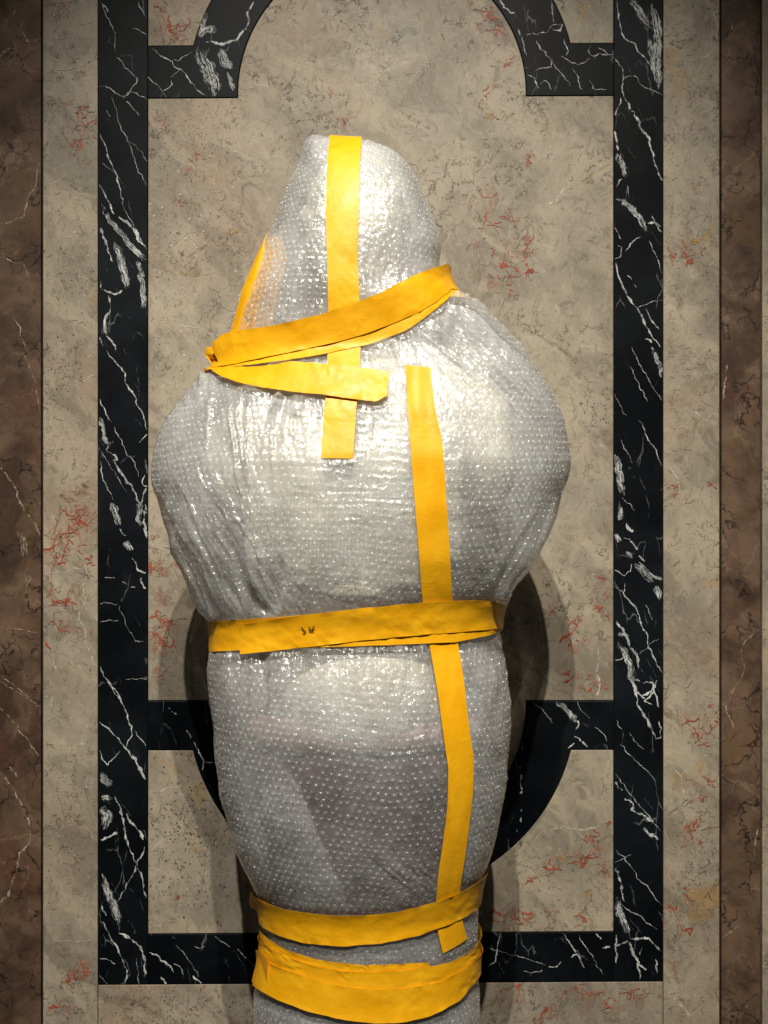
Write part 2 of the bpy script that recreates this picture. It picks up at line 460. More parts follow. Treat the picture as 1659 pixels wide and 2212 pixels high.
wall = link(bpy.data.objects.new("wall", None))
wall['kind'] = 'structure'
wall['label'] = 'wall of inlaid beige, black and brown marble panels behind the statue'
wall['category'] = 'wall'
ba = [(-340, Y0 - 5), (2000, Y0 - 5), (2000, Y1 + 5), (-340, Y1 + 5)]
slab('backing', ba, -0.0035, M_GROUT, wall, 0.05, 0.0005)
SLAB = {}
PIECES = [
    ('central_panel', 'marble_panel', 0.0, M_BEIGE, 'large beige central panel with rounded top and bottom lobes'),
    ('corner_panel_l', 'marble_panel', 0.0, M_BEIGE, 'small reddish corner panel at the top left of the arch'),
    ('corner_panel_r', 'marble_panel', 0.0, M_BEIGE, 'small plain corner panel at the top right of the arch'),
    ('lower_panel', 'marble_panel', 0.0, M_BEIGE, 'speckled beige panel under the lower black arch'),
    ('border_l', 'marble_border', 0.0006, M_BEIGE, 'beige border strip on the left'),
    ('border_r', 'marble_border', 0.0006, M_BEIGE, 'beige border strip on the right'),
    ('border_b', 'marble_border', 0.0004, M_BEIGE, 'beige border strip along the bottom'),
    ('stile_l', 'black_frame_strip', 0.001, M_BLACK, 'upright black marble strip on the left'),
    ('stile_r', 'black_frame_strip', 0.001, M_BLACK, 'upright black marble strip on the right'),
    ('rail_b', 'black_frame_strip', 0.001, M_BLACK, 'horizontal black marble strip at the bottom'),
    ('arch_t', 'black_frame_arch', 0.001, M_BLACK, 'black marble arch at the top'),
    ('arch_b', 'black_frame_arch', 0.001, M_BLACK, 'black marble arch curving under the figure'),
    ('brown_l', 'brown_pilaster', 0.006, M_BROWN, 'dark brown marble strip at the left edge'),
    ('brown_r', 'brown_pilaster', 0.006, M_BROWN, 'dark brown marble strip at the right edge'),
    ('edge_r', 'edge_moulding', 0.010, M_BEIGE, 'thin light edge at the far right'),
]
DEPTH = {}
for key, nm, dep, mat, lab in PIECES:
    SLAB[key] = slab(nm, POLY[key], dep, mat, wall)
    SLAB[key]['label'] = lab
    DEPTH[key] = dep

PNP = {k: np.array(p) for k, p in POLY.items()}
def inside(key, x, y, m=0.8):
    p = PNP[key]
    x = np.asarray(x, float); y = np.asarray(y, float)
    c = np.zeros(x.shape, bool)
    j = len(p) - 1
    for i in range(len(p)):
        xi, yi = p[i]; xj, yj = p[j]
        if yi != yj:
            c ^= ((yi > y) != (yj > y)) & (x < (xj - xi) * (y - yi) / (yj - yi) + xi)
        j = i
    return c
BBOX = {k: (p[:, 0].min(), p[:, 0].max(), p[:, 1].min(), p[:, 1].max()) for k, p in PNP.items()}
def find(x, y):
    for k in PNP:
        b = BBOX[k]
        if b[0] <= x <= b[1] and b[2] <= y <= b[3] and inside(k, np.array([x]), np.array([y]))[0]:
            return k
    return None

MARKS = {}        # (panel, matname) -> [verts, faces]
LAYER = [0]
def add_poly_strip(key, tag, pts, wid):
    """pts (n,2), wid (n,) in layout units; cut where it leaves its panel"""
    pts = np.asarray(pts); wid = np.asarray(wid)
    d = np.gradient(pts, axis=0)
    L = np.hypot(d[:, 0], d[:, 1]) + 1e-9
    nx, ny = -d[:, 1] / L, d[:, 0] / L
    a = pts + np.stack([nx, ny], 1) * wid[:, None] / 2
    b = pts - np.stack([nx, ny], 1) * wid[:, None] / 2
    ok = inside(key, a[:, 0], a[:, 1]) & inside(key, b[:, 0], b[:, 1]) & (wid > 0.12)
    V, F = MARKS.setdefault((key, tag), [[], []])
    LAYER[0] = (LAYER[0] + 1) % 40
    dep = DEPTH[key] + 0.00025 + LAYER[0] * 0.00002
    prev = None
    for i in range(len(pts)):
        if not ok[i]:
            prev = None; continue
        n = len(V)
        V.append(WP(a[i, 0], a[i, 1], dep)); V.append(WP(b[i, 0], b[i, 1], dep))
        if prev is not None:
            F.append((prev, prev + 1, n + 1, n))
        prev = n

SEED = [100]
def vein(pts, w, tag='white', dashed=False, key=None, jag=1.0, taper=True):
    pts = np.asarray(pts, float)
    if key is None:
        m = pts[len(pts) // 2]
        key = find(*m) or find(*pts[0]) or find(*pts[-1])
        if key is None: return
    SEED[0] += 1; s = SEED[0]
    seg = np.hypot(*np.diff(pts, axis=0).T)
    cum = np.concatenate([[0], np.cumsum(seg)])
    n = max(5, int(cum[-1] / 1.6))
    t = np.linspace(0, cum[-1], n)
    x = np.interp(t, cum, pts[:, 0]); y = np.interp(t, cum, pts[:, 1])
    x = x + jag * (2.2 * vn(t / 11, s * 1.7, s) + 1.1 * vn(t / 4.2, s * .7, s + 1))
    y = y + jag * (2.2 * vn(t / 11, s * 2.1, s + 2) + 1.1 * vn(t / 4.2, s * .9, s + 3))
    u = t / max(cum[-1], 1e-6)
    ww = w * (0.62 + 0.55 * vn(t / 9, s * .3, s + 4) + 0.35 * vn(t / 3.1, s * .4, s + 5))
    if taper:
        ww = ww * np.clip(np.minimum(u * 7, (1 - u) * 7) + 0.25, 0, 1)
    if dashed:
        ww = np.where(vn(t / 10, s * .37, s + 6) > -0.1, ww, 0)
    ww = np.maximum(ww, 0 if dashed else 0.35)
    if w > 7.5 and tag != 'red':      # dry-brush patch: several ragged strands
        if tag == 'white':      # soft scumbled ground under the strands
            add_poly_strip(key, 'cloud', np.stack([x, y], 1), w * (1.25 + 0.6 * vn(t / 8, s * .2, s + 9)) * np.clip(np.minimum(u * 5, (1 - u) * 5) + .1, 0, 1))
        k = int(min(9, 3 + w / 3))
        for j in range(k):
            off = (j + 0.5) / k - 0.5 + 0.12 * rng.normal()
            a0, a1 = sorted(rng.uniform(0, 1, 2)); a0 *= 0.45; a1 = 0.55 + 0.45 * a1
            msk = (u >= a0) & (u <= a1)
            if msk.sum() < 4: continue
            d = np.stack([np.gradient(x), np.gradient(y)], 1); Ld = np.hypot(d[:, 0], d[:, 1]) + 1e-9
            px = x - d[:, 1] / Ld * off * w + 1.2 * vn(t / 5, j * 3.3, s + 20 + j)
            py = y + d[:, 0] / Ld * off * w + 1.2 * vn(t / 5, j * 4.3, s + 40 + j)
            uu = (u[msk] - a0) / (a1 - a0)
            w2 = (w / k) * 1.05 * (0.8 + 0.9 * vn(t / 6, j * 1.3, s + 60 + j))[msk] * np.clip(np.minimum(uu, 1 - uu) * 6, 0.1, 1)
            add_poly_strip(key, tag, np.stack([px, py], 1)[msk], np.maximum(w2, 0.2))
    else:
        add_poly_strip(key, tag, np.stack([x, y], 1), ww)

def zoomed(ox, oy, s, items, tag='white', wf=1.0, **kw):
    for it in items:
        w, pts = it[0], it[1]
        vein([(ox + x * s, oy + y * s) for x, y in pts], w * s * wf, tag, dashed=(len(it) > 2), **kw)

A = [(6, [(610,10),(630,60),(650,110),(685,170),(700,230),(697,310)]), (6, [(697,340),(730,370),(760,410),(800,450),(830,470),(820,510),(770,560),(745,600)]),
 (6, [(595,515),(640,520),(690,555),(740,580),(800,560),(850,580),(890,605)]), (10, [(625,25),(645,60),(660,75)]), (5, [(800,170),(845,185),(885,210)]), (10, [(830,10),(855,60),(880,110)]),
 (7, [(920,290),(970,340),(1040,375),(1060,410),(1120,450),(1150,500),(1200,550),(1250,590)]), (4, [(1050,370),(1110,350),(1160,315)]), (4, [(850,400),(900,470),(950,520),(980,560),(970,590)]),
 (4, [(980,550),(1040,520),(1040,490)]), (4, [(980,560),(1010,590)]), (3, [(1030,465),(1080,430),(1060,400)]),
 (70, [(1195,290),(1230,370),(1260,440),(1290,510),(1300,580)]), (45, [(1330,300),(1350,370),(1400,420)]), (25, [(1370,440),(1390,500),(1410,560)]), (35, [(1200,230),(1240,190),(1310,180)]), (30, [(1245,80),(1220,160),(1200,220)]),
 (22, [(1250,250),(1340,270),(1430,240),(1470,190),(1500,140),(1490,90),(1530,20)]),
 (4, [(670,580),(700,650),(710,720),(740,800),(780,870),(810,960),(840,1040),(885,1110)]), (4, [(760,840),(820,880),(860,930),(885,980)]),
 (11, [(600,800),(635,870),(655,950),(690,1020),(715,1100),(735,1160),(740,1230)]), (6, [(745,1240),(775,1300),(820,1390),(860,1470),(885,1500)]), (14, [(600,1110),(640,1170),(660,1220),(690,1290)]),
 (26, [(610,1230),(640,1290),(690,1360),(740,1420),(780,1480),(840,1530),(885,1570)]), (24, [(715,1310),(770,1340),(820,1400),(840,1460),(880,1490)]), (22, [(603,1370),(630,1430),(650,1500),(680,1580)]),
 (40, [(690,1460),(730,1540),(750,1640),(780,1740)]), (35, [(830,1560),(850,1650),(865,1750),(870,1870)]), (14, [(605,1700),(615,1750),(660,1760),(700,1770),(740,1750)]), (16, [(660,1780),(665,1860),(640,1920),(630,1960),(640,2030),(680,2060),(700,2110)]), (12, [(605,2030),(620,2090)]),
 (3, [(640,660),(670,705)]), (3, [(620,980),(690,1050)]), (6, [(760,610),(800,650),(840,700)])]
B = [(10, [(800,10),(810,100),(830,200),(850,240),(900,270),(920,310),(960,350),(1000,400)]), (40, [(880,10),(920,60),(950,120),(990,170)]), (45, [(1000,40),(1025,130),(1030,200),(1035,300),(1030,420),(1040,520)]), (25, [(985,230),(1000,320),(1015,420),(1035,500)]),
 (7, [(650,270),(640,310),(660,330),(740,325),(778,335)]), (7, [(790,340),(835,400),(840,460),(830,520),(835,560)]), (6, [(700,290),(750,320)]), (7, [(840,460),(900,445),(940,500),(1000,530),(1060,555)]),
 (14, [(835,560),(870,610),(900,670),(940,740),(980,800),(1000,870),(1020,950),(1060,1060)]), (8, [(830,570),(800,640),(795,670)]), (16, [(793,760),(800,800),(812,870)]), (30, [(805,890),(830,950),(850,1020)]), (8, [(800,1080),(815,1050),(830,1030)]), (8, [(860,1070),(865,1100),(870,1140)]),
 (26, [(800,1150),(850,1160),(890,1200),(930,1250),(960,1300),(970,1330)]), (14, [(980,1280),(1020,1280),(1055,1330)]), (8, [(1000,1240),(1020,1270),(1050,1300)]), (12, [(793,1310),(805,1340),(820,1370)]), (10, [(850,1440),(900,1380),(935,1350)]), (5, [(793,1480),(820,1470),(830,1420),(800,1400)]),
 (16, [(800,1500),(810,1570),(840,1650),(880,1720),(930,1780),(960,1850),(1000,1920),(1050,1980)]), (5, [(840,1520),(880,1600),(910,1650),(940,1710)], 1), (9, [(930,1750),(980,1740),(1020,1720),(1060,1715)]), (10, [(970,1770),(990,1820),(1040,1880)]), (14, [(960,1930),(980,1945),(1000,1960)]), (5, [(985,1380),(1030,1480),(1058,1560)]),
 (14, [(130,0),(160,60),(220,90),(235,110)]), (10, [(240,180),(270,260),(290,330)]), (10, [(290,210),(350,210),(410,200),(420,170),(460,150),(490,160),(480,190),(440,180)]), (9, [(340,410),(380,400),(430,400),(440,360),(400,320),(350,250)]), (8, [(300,440),(340,460),(360,520)]), (6, [(370,490),(400,470),(430,520)]), (6, [(420,350),(480,420),(540,500)]), (6, [(480,330),(550,370),(620,380),(650,340)]), (6, [(500,240),(530,300),(520,330)]), (6, [(550,400),(580,460),(605,525)]), (6, [(650,470),(670,520),(740,520)]), (6, [(430,40),(440,100),(450,140)])]
C = [(13, [(680,0),(710,50),(750,90),(790,150),(800,210),(840,270),(870,340),(910,420),(930,510)]), (8, [(635,310),(660,370),(690,430),(705,455)]), (26, [(635,420),(650,480),(660,550),(690,600),(720,570)]), (16, [(690,600),(670,640),(720,660),(745,690),(720,690)]),
 (14, [(720,700),(750,760),(800,820),(850,890),(870,940),(890,970)]), (5, [(720,490),(760,560),(800,650),(850,710),(880,800)]), (12, [(910,790),(900,850),(928,860),(905,920),(890,970)]), (32, [(890,960),(875,1040),(885,1120)]), (22, [(915,980),(925,1000),(910,1080),(925,1190)]),
 (6, [(632,700),(650,800),(690,880),(715,940)]), (34, [(705,960),(730,1030),(760,1110)]), (16, [(755,1130),(775,1150),(795,1175)]), (28, [(790,1205),(815,1240),(830,1275)]), (18, [(840,1320),(880,1390),(920,1410)]), (20, [(890,1440),(905,1480),(920,1510)]),
 (7, [(627,1420),(680,1435),(740,1445),(790,1470),(830,1500),(860,1495)], 1), (4, [(630,1595),(740,1605)]), (5, [(630,1720),(690,1712),(750,1705)]), (3, [(640,640),(700,730),(760,830),(800,900)]), (6, [(880,580),(905,560),(932,535)]), (3, [(750,1620),(790,1710),(830,1790),(850,1840),(910,1840)]),
 (9, [(630,2000),(660,2060),(700,2110),(740,2180),(760,2210)]), (5, [(800,2085),(850,2075),(930,2078)])]
Dv = [(26, [(940,0),(960,60),(985,120),(1000,190)]), (5, [(810,0),(850,80),(900,170),(940,240),(1000,330)]), (3, [(705,290),(740,360),(780,430)]), (4, [(800,110),(860,230),(910,340)]), (5, [(865,450),(900,530),(960,640),(1003,730)]), (4, [(745,570),(780,640),(820,720)]),
 (36, [(715,660),(730,730),(740,800),(750,880),(765,920)]), (28, [(750,980),(755,1020),(730,1060)]), (22, [(775,1080),(800,1120),(830,1135)]), (26, [(718,1150),(725,1170),(740,1200)]), (22, [(770,1170),(820,1200),(850,1245)]), (20, [(775,1260),(800,1280),(825,1300)]), (40, [(830,1330),(880,1370),(910,1410),(950,1440)]), (14, [(865,1280),(880,1300),(897,1315)]), (22, [(930,1400),(965,1415),(1000,1430)]), (36, [(965,1470),(980,1510),(990,1550)]),
 (12, [(705,1470),(740,1490),(790,1540),(840,1600),(860,1660),(880,1720),(915,1770),(920,1840),(950,1900),(990,1980),(1003,2000)]), (7, [(710,1370),(760,1400),(805,1385),(810,1330)]), (8, [(770,1400),(770,1450),(765,1520)], 1), (24, [(715,1680),(740,1720),(780,1760),(800,1830),(850,1900),(855,1980)]), (36, [(725,1810),(770,1870),(800,1950),(820,2060)]), (30, [(730,1760),(760,1770),(790,1780)]), (9, [(710,1920),(750,1912),(780,1900)]),
 (18, [(880,2140),(930,2110),(970,2050)]), (12, [(820,2080),(850,2120),(900,2160)]), (3, [(980,1790),(920,1835),(860,1880)]), (4, [(900,1580),(940,1680)]), (3, [(760,930),(840,1000)])]
E = [(9, [(620,0),(670,50),(710,110),(740,180),(770,240),(790,310),(800,360),(770,400),(765,440)]), (13, [(602,285),(650,320),(700,370),(750,430),(790,480),(830,530),(870,620)]), (22, [(800,480),(850,560),(873,630)]), (8, [(820,340),(850,380),(882,430)]), (9, [(603,450),(620,510),(650,540),(700,490),(720,455)]),
 (36, [(612,590),(640,640),(680,660)]), (26, [(610,740),(640,745),(680,740)]), (18, [(690,740),(730,800),(745,900),(760,990),(800,1080),(825,1150)]), (44, [(625,790),(650,860),(625,930)]), (16, [(608,990),(660,970),(720,950)]), (22, [(770,830),(780,880),(830,930),(870,990)]), (14, [(875,1040),(850,1090),(825,1150)]), (9, [(825,1150),(850,1200),(870,1280),(885,1340)]), (10, [(825,1150),(790,1220),(745,1300),(710,1360)]),
 (40, [(615,1200),(645,1290),(680,1370),(710,1450),(720,1540)]), (20, [(612,1390),(625,1420),(640,1450)]), (10, [(603,1480),(640,1520),(680,1600),(720,1650),(740,1720),(770,1790),(760,1860)]), (20, [(720,1550),(790,1590),(840,1630),(870,1670)]), (18, [(895,1670),(930,1680),(980,1720),(1040,1760),(1050,1790)]), (14, [(840,1640),(870,1700),(880,1820)]), (7, [(1050,1740),(1090,1760),(1110,1810)]), (4, [(1060,1625),(1130,1700),(1200,1815)]), (12, [(1180,1640),(1210,1655),(1240,1640)]), (12, [(1160,1820),(1185,1840),(1210,1860)]), (16, [(975,1815),(985,1835),(1000,1860)]), (4, [(820,1710),(830,1780),(840,1860)]), (6, [(603,1710),(650,1720),(700,1745)]), (5, [(603,1810),(630,1840),(660,1865)]),
 (9, [(1020,190),(1050,230),(1090,260),(1120,330),(1150,370),(1190,440)], 1), (12, [(1190,440),(1230,520),(1220,570)]), (14, [(1240,520),(1265,528),(1290,530)]), (6, [(1300,1580),(1345,1610),(1390,1640)]), (12, [(1430,1650),(1490,1710),(1530,1760)])]
F = [(16, [(870,0),(900,60),(910,120),(930,190),(970,250),(1000,310),(1020,370)]), (8, [(1020,370),(1050,350),(1045,260)]), (14, [(860,20),(900,30),(930,40)]), (10, [(950,40),(1000,50),(1010,100),(960,150),(1000,170)]), (10, [(1010,70),(1025,120),(1040,180)]), (4, [(800,260),(815,290),(830,310)]), (4, [(820,390),(900,480),(960,540),(1030,610)]), (3, [(870,330),(900,370),(950,420)]), (5, [(792,560),(880,680),(960,780),(1050,890)]),
 (20, [(797,610),(815,640),(835,655)]), (20, [(850,700),(900,740),(880,770),(940,790),(1010,840)]), (22, [(950,870),(990,910),(1040,940)]), (6, [(792,1000),(840,1040),(890,1100),(920,1160),(970,1200),(1010,1260),(1050,1310)]), (3, [(792,1070),(840,1045),(880,1025)]), (18, [(797,1100),(820,1180),(840,1290)]), (36, [(805,1260),(820,1360),(850,1430),(870,1500)]), (5, [(830,1310),(900,1360),(1030,1450)]),
 (16, [(870,1500),(920,1510),(980,1500),(1020,1540),(1052,1580)]), (14, [(870,1520),(830,1535),(795,1545)]), (14, [(770,1545),(745,1555),(720,1560)]), (16, [(793,1480),(795,1540),(800,1640)]), (20, [(870,1530),(900,1600),(930,1650),(970,1680)]), (12, [(920,1640),(930,1690),(935,1740)]), (8, [(950,1560),(940,1580),(930,1600)]), (10, [(1020,1620),(1025,1660),(1030,1700)]), (9, [(505,1470),(540,1540),(580,1600),(620,1670)]), (6, [(585,1485),(630,1560),(680,1630),(720,1705)]),
 (8, [(140,1470),(125,1540),(120,1630),(60,1670)]), (4, [(60,1550),(200,1590),(400,1650)]), (6, [(280,1690),(320,1700),(380,1680)]), (7, [(410,1660),(460,1660),(485,1630)]), (16, [(680,1475),(700,1485),(720,1500)]), (8, [(540,1610),(560,1600),(580,1600)]),
 (28, [(450,155),(500,170),(540,230),(585,260)]), (16, [(590,260),(580,290),(570,310)]), (12, [(560,345),(600,380),(640,405)]), (5, [(320,150),(380,200),(440,275)]), (14, [(525,412),(545,400),(560,390)]), (3, [(580,150),(600,200),(650,240)]), (4, [(680,290),(730,340),(745,380)]), (12, [(285,190),(270,310),(265,420),(255,500),(262,600),(258,700),(265,780),(250,850),(225,920)], 1)]
ZA = (0, 0, .35807); ZB = (1026.1, 0, .38151); ZC = (0, 756.1, .34180); ZD = (1080.1, 756.1, .34896); ZE = (0, 1458.1, .35807); ZF = (1026.1, 1458.1, .38151)
for z, lst in ((ZA, A), (ZB, B), (ZC, C), (ZD, Dv), (ZE, E), (ZF, F)):
    zoomed(*z, lst, wf=0.86)
# faint hair strokes on the black strips
for i in range(60):
    key = ['stile_l', 'stile_r', 'stile_l', 'stile_r', 'arch_b', 'rail_b'][i % 6]
    b = BBOX[key]
    x = rng.uniform(b[0], b[1]); y = rng.uniform(max(b[2], -50), min(b[3], 2200))
    a = math.radians(rng.uniform(50, 68)); L = rng.uniform(10, 45)
    vein([(x, y), (x + L * .5 * math.cos(a), y + L * .5 * math.sin(a)), (x + L * math.cos(a), y + L * math.sin(a))], 0.75, 'hair', key=key, jag=0.5)

# red vein clusters on the beige panels (x, y, reach, strokes)
CL = [(172,235,30,4),(180,275,35,6),(170,305,30,6),(165,1100,45,14),(150,1150,50,14),(130,1200,30,8),(190,1220,20,5),(150,1290,50,9),(125,1320,20,4),(140,1370,40,5),(180,2090,30,8),(150,2110,25,6),(120,2170,30,6),(140,15,40,4),
 (370,50,45,12),(345,15,20,5),(332,1160,15,3),(350,1230,40,10),(345,1340,45,12),(355,1390,40,8),(345,1460,25,5),
 (1064,23,40,9),(1075,76,30,7),(1102,145,20,4),(1045,210,25,4),(1064,252,12,2),(1033,229,15,2),(1140,351,20,4),(1057,462,45,6),(1102,473,25,4),(1133,523,35,7),(1091,557,35,6),(1140,572,25,4),(1076,610,35,6),(1102,641,20,3),(1037,545,25,3),
 (1303,1248,18,6),(1280,1300,30,4),(1296,1321,25,5),(1237,1367,40,5),(1285,1485,22,5),(1232,1470,30,5),(1200,1330,25,3),
 (1285,1824,22,10),(1255,1855,35,9),(1198,1878,25,8),(1301,1881,15,9),(1152,1904,25,6),(1110,1988,45,11),(1266,1988,20,6),(1182,1980,15,3),(1316,1782,12,4),
 (1495,565,35,8),(1449,565,15,5),(1518,687,8,2),(1457,1063,20,6),(1534,1053,15,5),(1503,1584,45,10),(1533,1530,15,4),(1530,1687,20,8),(1518,1729,20,5),(1499,1786,30,6),(1480,1809,25,4),(1507,1824,15,4),(1480,1924,15,4),(1453,1965,15,7),(1503,1950,30,3),(1465,2015,22,5),
 (1121,2141,40,6),(1179,2187,35,5),(1255,2141,50,5),(1308,2175,25,5),(1369,2152,40,5),(1427,2152,10,3),(440,2135,12,3),(426,2181,15,3),(472,2149,10,2),(380,1941,10,3),(530,1916,15,4),(165,1930,15,2),(420,330,25,3),(355,260,20,3),(395,440,14,3)]
for (x, y, r, n) in CL:
    key = find(x, y)
    if key is None: continue
    for j in range(2 + n // 4):
        q0 = (x + rng.normal() * r * .5, y + rng.normal() * r * .5); a0 = rng.uniform(0, 6.3)
        vein([q0, (q0[0] + r * .5 * math.cos(a0), q0[1] + r * .5 * math.sin(a0)), (q0[0] + r * math.cos(a0 + .4), q0[1] + r * math.sin(a0 + .4))], r * .45, 'blush', key=key, jag=2.0)
    nodes = [(x, y)]
    drift = rng.uniform(0, math.pi)
    for j in range(int(n * 1.6)):
        px, py = nodes[rng.integers(len(nodes))] if rng.random() < .85 else (x + rng.normal() * r * .4, y + rng.normal() * r * .4)
        a = drift + rng.choice([0, math.pi]) + rng.normal() * .7 if rng.random() < .55 else rng.uniform(0, 2 * math.pi)
        pts = [(px, py)]
        for q in range(rng.integers(1, 4)):
            a += rng.normal() * 0.55
            st = r * rng.uniform(.12, .36)
            px += st * math.cos(a); py += st * math.sin(a)
            pts.append((px, py)); nodes.append((px, py))
        vein(pts, rng.choice([1.5, 2.4, 3.6, 6.0], p=[.27, .35, .24, .14]), 'red', key=key, jag=0.8)
    for j in range(n // 2):
        px, py = x + rng.normal() * r * .6, y + rng.normal() * r * .6
        vein([(px, py), (px + rng.normal() * r * .3, py + rng.normal() * r * .3), (px + rng.normal() * r * .5, py + rng.normal() * r * .5)], 1.1, 'grey', key=key)
# long thin crack strokes, cream threads, ochre veins
for i in range(2700):
    key = ['central_panel', 'central_panel', 'border_l', 'border_r', 'lower_panel', 'central_panel', 'border_b', 'border_r'][i % 8]
    b = BBOX[key]
    x = rng.uniform(b[0], b[1]); y = rng.uniform(max(b[2], -20), min(b[3], 2230))
    a = rng.uniform(0, math.pi); pts = [(x, y)]
    for q in range(rng.integers(2, 5)):
        a += rng.normal() * .7; L = rng.uniform(2, 4 + 11 * rng.random() ** 2)
        x += L * math.cos(a); y += L * math.sin(a); pts.append((x, y))
    vein(pts, rng.uniform(.5, 1.15), rng.choice(['grey', 'grey', 'grey', 'cream', 'cream', 'tan']), key=key)
CREAM = [(ZA, 9, [(350,10),(320,100),(345,190),(350,260),(375,300),(385,360),(390,410)]), (ZA, 7, [(520,0),(550,60),(565,120),(480,150),(450,200),(440,260),(375,300)]), (ZA, 6, [(270,435),(300,425),(400,420),(470,410),(530,370),(585,350)]),
 (ZE, 7, [(290,0),(330,80),(310,160),(340,250),(270,290)]), (ZE, 6, [(270,1660),(300,1620),(400,1600),(520,1610),(570,1580)]), (ZC, 10, [(545,1310),(545,1400),(530,1480),(540,1590),(495,1690),(540,1790),(560,1900),(610,2010)]), (ZC, 7, [(280,1420),(400,1395),(540,1370)]), (ZC, 8, [(470,240),(530,190),(610,140)]),
 (ZC, 9, [(330,1900),(345,1980),(370,2060),(440,2070)]), (ZB, 14, [(775,920),(700,960),(620,1010),(560,1060),(500,1090),(460,1150),(380,1190)]), (ZB, 9, [(1330,20),(1350,80),(1370,160),(1370,280),(1310,340),(1220,360),(1150,350)]), (ZD, 10, [(1180,390),(1230,420),(1270,460),(1300,430),(1340,410)]), (ZD, 10, [(1020,660),(1060,740),(1090,810),(1110,880),(1140,970)]),
 (ZD, 8, [(600,1830),(610,1920),(595,2010),(620,2070),(600,2150)]), (ZF, 9, [(700,0),(705,60),(690,120)]), (ZF, 9, [(1100,500),(1160,570),(1180,680),(1150,780)]), (ZF, 14, [(1070,1780),(1120,1840),(1170,1890),(1220,1960)]), (ZF, 9, [(1380,1680),(1300,1700),(1270,1790),(1230,1860),(1210,1900)]), (ZF, 12, [(420,890),(500,860),(560,880),(620,890),(700,860)]), (ZA, 6, [(1380,670),(1480,690),(1560,720),(1650,745)]), (ZA, 6, [(1480,540),(1560,520),(1650,530)]), (ZA, 7, [(1030,1960),(1120,1970),(1200,1980),(1260,2010),(1340,2040)]), (ZE, 10, [(900,700),(960,710),(1020,680),(1080,670),(1110,660)])]
for z, w, pts in CREAM:
    vein([(z[0] + x * z[2], z[1] + y * z[2]) for x, y in pts], w * z[2], 'cream')
OCH = [(ZA, 8, [(950,1600),(1050,1650),(1180,1660),(1300,1650),(1450,1655)]), (ZA, 18, [(1380,1410),(1410,1400),(1440,1395)]), (ZA, 6, [(1530,1330),(1580,1350),(1620,1350)]), (ZB, 10, [(780,940),(680,990),(580,1060),(520,1085)]), (ZB, 40, [(600,20),(610,80),(580,150)]), (ZB, 24, [(1380,1200),(1350,1300),(1300,1370),(1200,1400),(1100,1440)]), (ZF, 26, [(440,1040),(500,1050),(560,1030)]), (ZF, 20, [(1290,480),(1270,540),(1300,600)]), (ZB, 18, [(70,650),(85,670),(100,690)]), (ZB, 16, [(1145,410),(1150,430),(1160,450)])]
for z, w, pts in OCH:
    vein([(z[0] + x * z[2], z[1] + y * z[2]) for x, y in pts], w * z[2], 'ochre')
# brown strips
BRN = [(ZA, 9, [(95,0),(100,60),(80,110)]), (ZA, 9, [(0,350),(40,300),(90,300),(110,260)]), (ZA, 8, [(140,130),(140,200),(180,250),(185,300)]), (ZA, 7, [(180,260),(250,240)]), (ZA, 9, [(255,950),(230,1030),(220,1140),(170,1200),(155,1310),(60,1340),(0,1355)]), (ZA, 7, [(0,1545),(90,1580),(150,1590),(180,1680)]), (ZA, 7, [(80,1910),(130,1970),(130,2030),(160,2100)]),
 (ZC, 9, [(155,20),(190,100),(230,190),(245,290),(255,385)]), (ZC, 14, [(10,735),(60,800),(110,880),(130,960),(170,1020)]), (ZC, 30, [(120,1130),(160,1220),(160,1320)]), (ZC, 18, [(170,1020),(230,1100),(260,1170)]), (ZC, 9, [(10,1750),(90,1765),(170,1770),(250,1780)]), (ZC, 24, [(170,1420),(190,1450),(170,1490)]), (ZC, 7, [(10,2050),(90,2110),(180,2180),(250,2210)]),
 (ZE, 7, [(0,30),(80,80),(160,130),(260,190)]), (ZE, 9, [(0,190),(80,270),(160,370),(250,490)]), (ZE, 12, [(10,580),(80,670),(130,760),(190,900)]), (ZE, 16, [(190,930),(180,1010),(120,1070),(110,1160),(80,1240),(60,1320),(0,1365)]), (ZE, 7, [(170,1120),(185,1200),(140,1290)]), (ZE, 20, [(60,540),(120,620)]),
 (ZD, 7, [(1400,2140),(1470,2060),(1510,1970),(1480,1870),(1510,1800),(1580,1750)]), (ZB, 8, [(1440,140),(1450,200)]), (ZF, 8, [(1490,30),(1450,100),(1410,180),(1440,250),(1470,320)]), (ZF, 7, [(1390,1510),(1440,1460),(1500,1430)]), (ZF, 7, [(1600,870),(1580,960),(1570,1050)]), (ZF, 6, [(1490,1950),(1540,1880)]), (ZD, 12, [(1400,100),(1390,200),(1375,330)])]
for z, w, pts in BRN:
    key = 'brown_l' if z[0] == 0 else 'brown_r'
    vein([(z[0] + x * z[2], z[1] + y * z[2]) for x, y in pts], w * z[2], 'tan', key=key)
# dark flecks
def flecks(key, cx, cy, sx, sy, n, r0, r1, tag='fleck'):
    V, Fc = MARKS.setdefault((key, tag), [[], []])
    xs = cx + rng.normal(size=n) * sx; ys = cy + rng.normal(size=n) * sy
    ok = inside(key, xs, ys) & inside(key, xs + 3, ys + 3) & inside(key, xs - 3, ys - 3)
    for x, y in zip(xs[ok], ys[ok]):
        r = r0 + (r1 - r0) * rng.random() ** 2.5
        m = 7; b = len(V); ph = rng.uniform(0, 6)
        LAYER[0] = (LAYER[0] + 1) % 40
        for q in range(m):
            rr = r * rng.uniform(.7, 1.2); a = ph + 2 * math.pi * q / m
            V.append(WP(x + rr * math.cos(a), y + rr * math.sin(a), DEPTH[key] + 0.0003 + LAYER[0] * 0.00002))
        Fc.append(tuple(range(b, b + m)))
flecks('lower_panel', 395, 1800, 45, 100, 420, .7, 2.8)
flecks('lower_panel', 470, 1800, 40, 80, 160, .7, 2.4)
